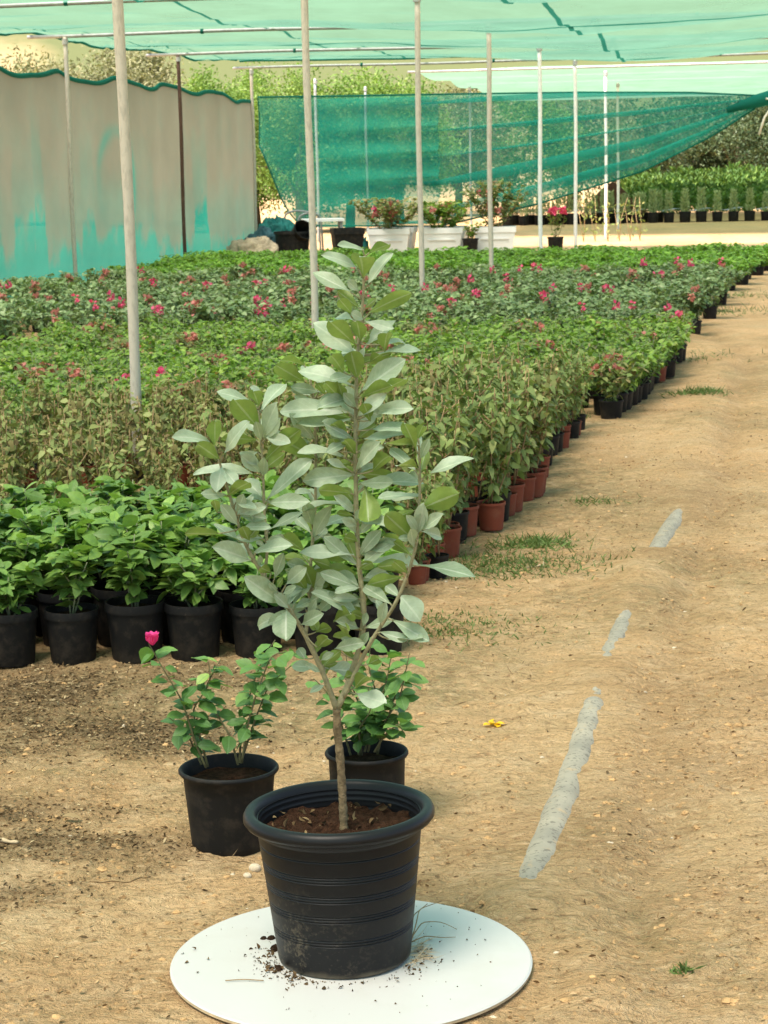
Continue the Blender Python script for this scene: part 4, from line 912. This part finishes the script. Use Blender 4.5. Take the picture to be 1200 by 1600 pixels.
add('C', z7, [(548, 548, 435, 480, 68, G_), (545, 482, 450, 452, 32, G_), (600, 582, 512, 560, 42, P_), (610, 562, 575, 508, 42, P_), (620, 592, 590, 540, 38, G_), (585, 832, 456, 755, 82, G_), (560, 540, 545, 470, 44, P_), (575, 640, 520, 600, 40, P_), (585, 700, 640, 650, 44, P_), (580, 760, 530, 720, 40, P_)])
add('E', z7, [(968, 832, 956, 690, 44, P_), (962, 802, 920, 690, 52, G_), (962, 880, 870, 788, 48, P_), (972, 872, 885, 822, 46, G_), (985, 902, 1152, 815, 38, P_), (972, 780, 850, 775, 24, G_), (978, 970, 830, 960, 24, P_), (975, 1022, 1112, 962, 92, G_), (965, 760, 985, 700, 40, G_)])
add('A', z7, [(375, 722, 283, 618, 88, G_), (378, 655, 458, 530, 54, P_), (355, 630, 242, 570, 42, P_), (372, 638, 350, 578, 52, G_), (385, 585, 340, 563, 24, P_), (385, 758, 412, 648, 58, P_), (372, 742, 338, 698, 44, P_), (390, 842, 518, 712, 68, G_), (372, 895, 152, 850, 40, P_), (385, 980, 322, 905, 62, P_), (405, 980, 562, 848, 64, P_), (395, 760, 440, 690, 44, P_)])
add('L', z7, [(188, 772, 84, 728, 38, P_), (207, 788, 205, 694, 58, G_), (235, 822, 300, 698, 42, P_), (227, 838, 138, 772, 62, G_), (232, 862, 212, 935, 62, P_), (255, 970, 335, 908, 52, G_), (238, 868, 285, 925, 50, P_)])
add('A', z8, [(412, 202, 312, 180, 34, P_), (400, 312, 530, 240, 34, P_), (395, 350, 455, 345, 36, P_), (400, 300, 345, 245, 46, P_), (390, 270, 340, 330, 44, G_)])
add('L', z8, [(295, 252, 330, 190, 28, P_), (215, 245, 205, 190, 34, G_), (300, 352, 208, 288, 34, P_), (335, 352, 310, 288, 48, G_), (225, 320, 105, 326, 34, G_), (352, 396, 456, 345, 40, P_), (345, 422, 214, 372, 78, P_), (428, 492, 460, 402, 44, P_), (470, 512, 545, 450, 60, P_),
 (458, 588, 345, 495, 80, P_), (500, 592, 548, 480, 74, P_), (478, 592, 502, 520, 52, P_), (462, 632, 343, 655, 62, P_), (474, 604, 472, 716, 96, P_), (528, 662, 606, 622, 58, P_), (545, 792, 520, 752, 38, P_), (420, 470, 370, 440, 40, G_)])
add('C', z8, [(548, 392, 450, 320, 62, G_), (570, 302, 690, 265, 38, P_), (578, 532, 540, 438, 62, G_), (570, 522, 612, 478, 52, P_), (560, 460, 480, 430, 50, P_), (565, 420, 640, 440, 46, G_), (555, 540, 500, 470, 54, G_), (600, 612, 632, 578, 42, P_), (580, 692, 640, 668, 44, G_), (590, 752, 632, 700, 62, G_), (560, 580, 620, 540, 48, P_), (555, 620, 590, 680, 44, G_), (575, 350, 620, 300, 44, P_), (580, 250, 530, 215, 44, P_)])
add('D', z8, [(735, 292, 680, 270, 34, P_), (732, 272, 852, 264, 28, P_), (728, 402, 538, 370, 48, P_), (742, 442, 620, 338, 54, P_), (765, 425, 962, 440, 48, P_), (750, 502, 872, 458, 58, P_), (740, 522, 615, 468, 54, P_), (752, 522, 668, 526, 28, P_), (762, 632, 598, 528, 54, P_),
 (650, 650, 730, 608, 72, G_), (660, 665, 728, 682, 42, G_), (655, 752, 740, 728, 52, P_), (762, 542, 826, 572, 34, P_), (730, 902, 780, 830, 62, G_), (735, 922, 836, 952, 74, P_), (690, 862, 722, 850, 42, G_), (745, 350, 690, 330, 44, G_), (750, 380, 800, 350, 44, P_), (745, 460, 800, 420, 44, G_), (765, 580, 700, 560, 44, P_), (770, 640, 720, 620, 40, G_)])
add('E', z8, [(962, 352, 853, 258, 78, G_), (975, 312, 1056, 252, 42, P_), (968, 312, 933, 258, 34, P_), (965, 440, 1174, 456, 48, P_), (900, 552, 970, 628, 92, P_), (868, 642, 1002, 722, 62, P_), (850, 716, 980, 710, 30, P_), (780, 812, 822, 788, 44, G_), (900, 560, 850, 520, 40, P_), (930, 470, 880, 430, 44, G_), (960, 380, 900, 400, 40, P_)])
frng = np.random.default_rng(3)
for stm, lo, hi, cnt in (('D', .12, .92, 60), ('C', .08, .95, 40), ('L', .1, .9, 30), ('A', .05, .95, 18), ('E', .25, .97, 18)):
    sp_ = SP[stm]
    for q in range(cnt):
        i0 = sp_[int(frng.uniform(lo, hi)*43)]-CAM; bx = 600+F*(i0@RT)/(i0@fw); by = 800-F*(i0@UP)/(i0@fw)
        a = frng.uniform(-.35, 3.5); ln = frng.choice([frng.uniform(24, 44), frng.uniform(40, 62)], p=[.68, .32]); LV[stm].append((bx+5*math.cos(a), by-6*abs(math.sin(a)), bx+ln*math.cos(a), by-ln*.85*math.sin(a), ln*frng.uniform(.34, .46), 'p' if frng.uniform() < .6 else 'b'))
hloc = np.array([pc[0], pc[1], DZ]); Rinv = np.array(hero.rotation_euler.to_matrix().transposed())
def loc(P): return (np.asarray(P)-hloc)@Rinv.T
parts_h = {}
for k in STEMS:
    mb = MB(); p = SP[k]; r_ = np.linspace(STEMS[k][1], STEMS[k][2], len(p))
    if k == 'trunk':
        p = np.concatenate([[p[0]-np.array([0, 0, .03])], p]); r_ = np.r_[.0105, r_*1.0]; r_[1:6] *= np.linspace(1.25, 1.0, 5)
    r_ = r_*(1+.07*np.sin(np.arange(len(p))*1.9)+.05*np.sin(np.arange(len(p))*.7+1))
    mb.tube(loc(p), r_, 12)
    parts_h[k] = mb
for k, items in LV.items():
    B = []; T = []; N = []; L = []; W = []; tint = []; sp_ = SP[k]
    pet = parts_h[k]
    for bx, by, tx, ty, wv, tone in items:
        ci = 0; pr_ = [(p-CAM) for p in sp_]
        sx_ = np.array([600+F*(q@RT)/(q@fw) for q in pr_]); sy_ = np.array([800-F*(q@UP)/(q@fw) for q in pr_])
        ci = int(np.argmin((sx_-bx)**2+((sy_-by-6)*1.0)**2)); depb = sp_[ci][1]-PY
        vis = math.hypot(tx-bx, ty-by)*.00137
        Lf = max(vis, rng.uniform(.078, .105)) if .064 < vis < .1 else vis*(1.02 if vis > .08 else rng.uniform(1.05, 1.5))
        Lf = min(Lf, vis*1.9)
        dd = math.sqrt(max(0, Lf*Lf-vis*vis)); sg = -1 if tone == 'g' else 1 if tone == 'b' else rng.choice([-1, 1], p=[.55, .45])
        db = depb+rng.uniform(.0, .03)*sg*.5
        b = hp(bx, by, db); tip = hp(tx, ty, db+sg*dd)
        d = tip-b; Ll = np.linalg.norm(d); d /= Ll
        v = CAM-b; v /= np.linalg.norm(v); n0 = v-(v@d)*d; n0 /= np.linalg.norm(n0)
        wpx = wv*.00137; Wf = max(wpx*1.04, .40*Ll) if Ll < .12 else max(wpx*1.04, .34*Ll)
        cph = min(1, wpx/Wf); ph = math.acos(cph)
        c1 = n0*cph+np.cross(d, n0)*math.sin(ph); c2 = n0*cph-np.cross(d, n0)*math.sin(ph)
        if tone == 'p': nn = c1 if c1[2] > c2[2] else c2
        else: nn = -c1 if -c1[2] > -c2[2] else -c2
        B.append(b); T.append(d); N.append(nn); L.append(Ll*1.06); W.append(Wf*.93); tint.append(np.clip(.5+rng.normal(0, .2)+(850-by)/2200, 0, 1))
        q0 = sp_[ci]; pet.tube(loc(spline([q0, (q0+b)/2+np.array([0, 0, -.002]), b+d*Ll*.06], 5)), [.0021, .0018, .0016, .0015, .0012], 6)
    B = loc(B); T = np.array(T)@Rinv.T; N = np.array(N)@Rinv.T; nl = len(B)
    par = obj('branch', pet.mesh('hero_branch'), M['silverstem'], hero)
    obj('leaves', leaves(B, T, N, np.array(L), np.array(W), 'hero', rng.uniform(-.05, .3, nl), rng.uniform(.12, .6, nl), np.array(tint), 5, .085, name='hero_leaves_'+k), M['hero'], par)
obj('trunk', parts_h['trunk'].mesh('hero_trunk'), M['bark'], hero)

# ------------------------------------------------------------------ two bougainvilleas behind
def boug(name, lab, bx, by, rad, h, rb, stems, hgt_, flower=None, dense=1.0, rimh=.022, soilm='redsoil', leafk=.05):
    p = gp(bx, by, 0); z = hz(p[0], p[1])
    t = thing(name, lab, 'potted plant', (p[0], p[1], z-.004))
    obj('pot', pot_mesh(rad, h, rb, seg=64, rimh=rimh, rolled=True), M['black'], t); obj('soil', soil_mesh(rad*.87, h-.035, bump=.003), M[soilm], t)
    Y0 = p[1]; o3 = np.array([p[0], p[1], z-.004]); paths = []; B = []; D = []; tint = []
    for sn, path in enumerate(stems):
        w_ = [at(x, y, Y0+d)-o3 for x, y, d in path]; w_ = spline(w_, 26); paths.append(w_)
        Ls = np.linalg.norm(np.diff(w_, axis=0), axis=1).sum(); c = int(Ls/.016*dense)
        for j in range(c):
            u_ = .22+.78*(j+rng.uniform(0, .6))/c; i0 = w_[min(25, int(u_*25))]; a = j*2.4+rng.uniform(-.5, .5)
            B.append(i0+rng.normal(0, .003, 3)); D.append((math.cos(a), math.sin(a), rng.normal(.05, .3))); tint.append(np.clip(.25+.5*u_+rng.normal(0, .15), 0, 1))
    B = np.array(B); D = np.array(D); n = len(B); N = np.tile([0, -.2, 1.], (n, 1))+rng.normal(0, .32, (n, 3)); L = leafk*rng.uniform(.6, 1.15, n)
    B = B+D/np.linalg.norm(D, axis=1)[:, None]*.008
    obj('stem', stems_mesh(paths, .0032, .0011, 7), M['bougstem'], t)
    f = obj('foliage', leaves(B, D, N, L, L*.66, 'oval', rng.uniform(.05, .4, n), .22, np.array(tint), 3, .03), M['boug'], t)
    if flower:
        q = at(flower[0], flower[1], Y0+flower[2])-o3; nb = 7; a = np.arange(nb)*.9
        Db = np.c_[np.cos(a)*.6, np.sin(a)*.6, np.full(nb, .9)]; Nb = np.c_[-np.cos(a), -np.sin(a), np.full(nb, .6)]
        obj('flower', leaves(np.tile(q, (nb, 1)), Db, Nb, .036, .03, 'oval', -.1, .3, rng.uniform(0, 1, nb), 3, .06, name='flower'), M['hotpink'], f)
boug('potted_bougainvillea', 'small bougainvillea with one pink flower in a black pot left of the big pot', 361, 1312, .125, .205, .78,
     [[(322, 1200, -.02), (305, 1160, -.03), (285, 1095, -.04), (255, 1045, -.04), (232, 1005, -.04)], [(325, 1198, 0), (312, 1150, 0), (300, 1110, .02), (330, 1065, .03), (325, 1030, .03)], [(372, 1195, 0), (360, 1150, .0), (335, 1110, .02), (320, 1075, .04), (345, 1030, .05)],
      [(378, 1192, 0), (385, 1140, -.02), (400, 1085, -.03), (425, 1020, -.03), (470, 1018, -.02)], [(374, 1192, 0), (378, 1130, .03), (395, 1070, .05), (410, 1030, .05), (430, 1000, .05)], [(376, 1192, .0), (400, 1120, .0), (420, 1070, .0), (455, 1040, 0)], [(315, 1195, .0), (290, 1140, .02), (262, 1120, .02)]], .3, (238, 1008, -.045), 1.3)
boug('potted_bougainvillea', 'leafy green bougainvillea in a black pot right behind the big pot', 575, 1272, .108, .185, .86,
     [[(548, 1180, 0), (530, 1120, .0), (510, 1080, .02), (490, 1060, .02)], [(560, 1180, 0), (565, 1110, .03), (545, 1060, .03), (540, 1020, .03)], [(575, 1175, 0), (590, 1110, 0), (605, 1060, .02), (612, 1020, .02)], [(590, 1178, 0), (600, 1130, -.04), (625, 1090, -.05), (640, 1020, -.05)],
      [(585, 1175, -.03), (600, 1150, -.06), (622, 1130, -.08), (634, 1150, -.09)], [(565, 1180, .02), (560, 1140, -.04), (580, 1110, -.06), (575, 1075, -.06)], [(570, 1175, 0), (590, 1090, .05), (575, 1040, .06), (580, 1000, .06)], [(588, 1176, 0), (618, 1085, .05), (640, 1050, .06)]], .3, None, 1.5, .02, 'soil', .055)

# ------------------------------------------------------------------ small things on the ground and on the board
def scatter_ok(x, y):
    d, _ = pline(x, y); okp = d > .09
    okd = np.hypot(x-dc[0], y-dc[1]) > R+.01
    return okp & okd
def clods(n, x0, x1, y0, y1, smin, smax, mat, name, label, dens=None):
    x = rng.uniform(x0, x1, n); y = y0*(y1/y0)**rng.uniform(0, 1, n); ok = scatter_ok(x, y)
    if dens is not None: ok &= rng.uniform(0, 1, n) < dens(x, y)
    x, y = x[ok], y[ok]; n = len(x); z = full_h(x, y); s = smin*(smax/smin)**(rng.uniform(0, 1, n)**2.2)
    ico = np.array([(0, 0, 1), (.9, 0, .2), (.28, .85, .25), (-.72, .53, .2), (-.72, -.53, .22), (.28, -.85, .2), (.5, .4, .75), (-.5, .1, .8), (0, -.5, .8)])
    th = np.linspace(0, 2*math.pi, 7, endpoint=False)
    base = np.concatenate([[(0, 0, .62)], np.c_[.6*np.cos(th), .6*np.sin(th), np.full(7, .48)], np.c_[np.cos(th+.4), np.sin(th+.4), np.full(7, .05)], np.c_[.8*np.cos(th), .8*np.sin(th), np.full(7, -.4)]])
    V = base[None]*(1+rng.normal(0, .27, (n, len(base), 3)))*(s[:, None, None])*np.stack([rng.uniform(.8, 1.5, n), rng.uniform(.7, 1.1, n), rng.uniform(.5, .9, n)], -1)[:, None]
    a = rng.uniform(0, 6.28, n); ca, sa = np.cos(a)[:, None], np.sin(a)[:, None]
    V = np.stack([V[..., 0]*ca-V[..., 1]*sa+x[:, None], V[..., 0]*sa+V[..., 1]*ca+y[:, None], V[..., 2]+z[:, None]], -1)
    tr = [(0, 1+k, 1+(k+1) % 7) for k in range(7)]; qd = [(1+k, 8+k, 8+(k+1) % 7, 1+(k+1) % 7) for k in range(7)]+[(8+k, 15+k, 15+(k+1) % 7, 8+(k+1) % 7) for k in range(7)]
    m = len(base); smooth_ = False; offs = (np.arange(n)*m)[:, None, None]
    return tag(obj(name, mesh_np(name, V.reshape(-1, 3), (np.array(qd)[None]+offs).reshape(-1, 4), (np.array(tr)[None]+offs).reshape(-1, 3), smooth_), mat), label, 'soil', None, 'stuff')
clods(26000, -2.2, 3.2, 3.4, 16, .0018, .012, M['clod'], 'soil_clods', 'dry crumbs and clods of sandy soil scattered over the track', lambda x, y: .3+.7*np.clip((fbm(x*2.2, y*2.2, 4, 55)-.42)*2.5+.8*np.exp(-((x-np.interp(y, BERM[:, 1], BERM[:, 0])-.06)/.14)**2), 0, 1))
clods(260, -2.2, 3.0, 3.4, 12, .0025, .009, M['stone'], 'gravel', 'pale small stones scattered over the sandy track')
def litter(n, x0, x1, y0, y1, dens, smin, smax, name, label, mat, wr=.5):
    x = rng.uniform(x0, x1, n); y = y0*(y1/y0)**rng.uniform(0, 1, n); ok = scatter_ok(x, y) & (rng.uniform(0, 1, n) < dens(x, y)); x, y = x[ok], y[ok]; n = len(x)
    B = np.c_[x, y, full_h(x, y)+.002]; L = rng.uniform(smin, smax, n)
    return tag(obj(name, leaves(B, rdirs(n, .12, .15), rdirs(n, 1.2, .5), L, L*wr*rng.uniform(.5, 1.1, n), 'simple', rng.uniform(-.3, .5, n), .4, rng.uniform(0, 1, n), name=name), mat), label, 'litter', None, 'stuff')
litter(95000, -2.2, .8, 4.0, 7.4, lambda x, y: litmask(x, y)**1.1, .005, .017, 'leaf_litter', 'dark brown leaf litter and bark bits on the left ground', M['litter'])
litter(34000, -2.2, 3.2, 3.4, 14, lambda x, y: .25+.75*np.clip((fbm(x*2.2, y*2.2, 4, 55)-.38)*2.5, 0, 1), .004, .017, 'soil_flakes', 'thin flakes of dry crusted soil all over the sandy track', M['crust'], .6)
litter(1800, -2.2, 3.0, 3.4, 16, lambda x, y: .4+0*x, .008, .024, 'straw_bits', 'scattered straw and dry leaf bits on the sandy track', M['litter'], .35)
litter(5000, -2.2, 1.2, 3.4, 9, lambda x, y: mossmask(x, y)*.8+.05, .012, .05, 'straw_fibres', 'thin straw fibres lying on the greenish ground', M['twig'], .09)
def tuft(px, py, rx, n, hgt_, lab, mat='grass', flat=.35):
    p = gp(px, py); x = p[0]+rng.normal(0, rx, n); y = p[1]+rng.normal(0, rx*.8, n); B = np.c_[x-p[0], y-p[1], full_h(x, y)-.003]
    o = obj('grass_tuft', leaves(B, rdirs(n, .9, flat), rdirs(n, .5), rng.uniform(.4, 1.2, n)*hgt_, .005+hgt_*.03, 'blade', rng.uniform(0, .5, n), .1, name='grass_tuft'), M[mat], None, (p[0], p[1], 0)); return tag(o, lab, 'grass', None if rx > .1 else 'grass tufts on the track', 'stuff' if rx > .1 else None)
tuft(1092, 616, .10, 420, .06, 'green grass tuft alone on the far track, right of the third bed')
tuft(835, 846, .10, 480, .055, 'green grass tuft on the track beside the terracotta pot')
tuft(775, 880, .2, 1500, .035, 'low dull grass patch in front of the dry bed corner')
tuft(690, 985, .17, 900, .025, 'sparse grass patch right of the tall plant')
tuft(1110, 486, .35, 260, .09, 'far grass patch beside the fourth bed')
tuft(1140, 462, .4, 220, .09, 'farthest grass patch beside the fourth bed end')
tuft(925, 785, .08, 90, .05, 'small grass tuft on the track, right of the small black pots')
tuft(1066, 1522, .011, 40, .03, 'tiny dull green weed on the sand at the lower right', flat=.25)
tuft(870, 655, .12, 160, .05, 'low grass along the path edge at the second bed end')
tuft(1050, 560, .3, 260, .06, 'thin grass along the path edge of the third bed')
p = gp(774, 1131); n = 9; a = np.arange(n)*.75
t = thing('fallen_flower', 'fallen yellow flower lying on the sandy track', 'flower', (p[0], p[1], hz(p[0], p[1])+.008))
obj('petals', leaves(np.c_[.004*np.cos(a)+.012*np.sin(a*3), .004*np.sin(a), 0*a], np.c_[np.cos(a), np.sin(a), .3+.4*np.sin(a*5)], np.tile([0, 0, 1.], (n, 1))+rng.normal(0, .3, (n, 3)), rng.uniform(.016, .03, n), .02, 'oval', .2, .3, None, 3, .08, name='petals'), M['yellow'], t)
obj('calyx', stems_mesh([[(0, 0, -.002), (.02, -.004, .0), (.038, .004, -.003)]], .003, .002, 6, 'calyx'), M['twig'], t)
for px, py, s, lab in ((386, 1362, .011, 'round pale pebble on the sand left of the big pot'), (398, 1354, .015, 'larger flat pale stone on the sand left of the big pot')):
    p = gp(px, py); mb = MB(); th = 14; prof = [(.001, s*.75), (s*.6, s*.68), (s*.95, s*.35), (s*1.0, 0), (s*.8, -s*.4)]; mb.lathe(prof, 14, wob=.14)
    me = mb.mesh('stone'); tag(obj('stone', me, M['stone'], None, (p[0], p[1], hz(p[0], p[1])+s*.1), (0, 0, s*100)), lab, 'stone')
def stick(px, py, px2, py2, r, lab, mat='wood', nm='stick', bend=.01):
    a = gp(px, py); b = gp(px2, py2); P = spline([a, (a+b)/2+np.array([bend, -bend, 0]), b], 12); P[:, 2] = full_h(P[:, 0], P[:, 1])+r*.8
    mb = MB(); mb.tube(P, np.linspace(r, r*.6, 12)*(1+.15*np.sin(np.arange(12)*2.)), 8); return tag(obj(nm, mb.mesh(nm), M[mat]), lab, 'stick')
stick(-30, 1308, 28, 1316, .007, 'pale bleached stick at the left edge of the photo')
stick(60, 1066, 135, 1061, .003, 'thin straw stalk on the litter before the near bed', 'twig')
stick(70, 1150, 98, 1134, .0028, 'short curved pale twig on the dark litter at left', 'twig')
stick(822, 886, 850, 872, .004, 'curled pale root lying beside the low grass patch', 'wood', 'root', .03)
stick(140, 1374, 235, 1364, .0025, 'long thin straw left of the white board', 'twig')
t = thing('dead_leaf', 'curled pale dead leaf on the ground left of the small bougainvillea', 'leaf', tuple(gp(98, 1281)))
obj('blade', leaves(np.array([[0, 0, .01]]), np.array([[1, .1, .05]]), np.array([[0, -.3, 1.]]), .05, .02, 'oval', .3, .5, np.array([.9]), name='blade'), M['litter'], t)
# crumbs, twig and roots on the board
n = 420; ang = np.concatenate([rng.normal(3.6, .55, 240), rng.normal(5.9, .5, 90), rng.uniform(0, 6.28, 90)]); rad_ = np.concatenate([.143+np.abs(rng.normal(0, .03, 240)), .143+np.abs(rng.normal(0, .035, 90)), rng.uniform(.15, .37, 90)])
cx, cy = pc[0]+rad_*np.cos(ang), pc[1]+rad_*np.sin(ang); ok = np.hypot(cx-dc[0], cy-dc[1]) < R-.01; cx, cy = cx[ok], cy[ok]; n = len(cx)
B = np.c_[cx, cy, np.full(n, DZ+.0015)]; L = .0025+.009*rng.uniform(0, 1, n)**4
tag(obj('soil_crumbs', leaves(B, rdirs(n, .3, .4), rdirs(n, .8), L, L*.8, 'oval', .6, .8, rng.uniform(0, .55, n), name='soil_crumbs'), M['litter']), 'dark soil crumbs scattered on the white board around the big pot', 'soil', None, 'stuff')
mb = MB()
for x, y, s in ((424, 1467, .009), (412, 1467, .007), (430, 1482, .01), (428, 1486, .008), (435, 1512, .007), (425, 1514, .006), (436, 1516, .008)):
    q = gp(x, y, DZ); mb.lathe([(.001, s*.9), (s*.7, s*.7), (s, s*.2), (s*.9, 0)], 7, (q[0], q[1], DZ), .3)
tag(obj('soil_lumps', mb.mesh('soil_lumps', False), M['soil']), 'small dark soil lumps on the white board left of the big pot', 'soil', None, 'stuff')
def bq(x, y, z=.004): return gp(x, y, DZ+z)
t = thing('root_tuft', 'dry roots and straw sticking out at the right foot of the big pot', 'roots', (pc[0]+.14, pc[1], DZ))
mb = MB()
for pts in ([(640, 1478, .02), (650, 1445, .05), (655, 1420, .06), (690, 1408, .05)], [(640, 1470, .02), (660, 1440, .03), (690, 1440, .02), (714, 1452, .004)], [(642, 1472, .01), (665, 1462, .01), (690, 1465, .006), (712, 1464, .004)], [(640, 1460, .02), (646, 1430, .05), (668, 1412, .06)]):
    mb.tube(spline([bq(*p) for p in pts], 14)-np.array([pc[0]+.14, pc[1], DZ]), np.linspace(.0016, .0007, 14), 5)
obj('roots', mb.mesh('roots'), M['twig'], t)
n = 90; a = rng.normal(-.25, .7, n); B = np.c_[rng.normal(.008, .012, n), rng.normal(.0, .035, n), np.full(n, .003)]
obj('straw', leaves(B, np.c_[np.cos(a), np.sin(a), rng.uniform(.02, .5, n)], rdirs(n, .6), rng.uniform(.02, .055, n), .0014, 'blade', .4, 0, name='straw'), M['wood'], t)
mb = MB(); q = spline([bq(352, 1532), bq(380, 1530), bq(412, 1532)], 10); mb.tube(q, .0012, 5); tag(obj('twig', mb.mesh('twig'), M['twig']), 'thin dry twig lying on the white board left of the big pot', 'twig')
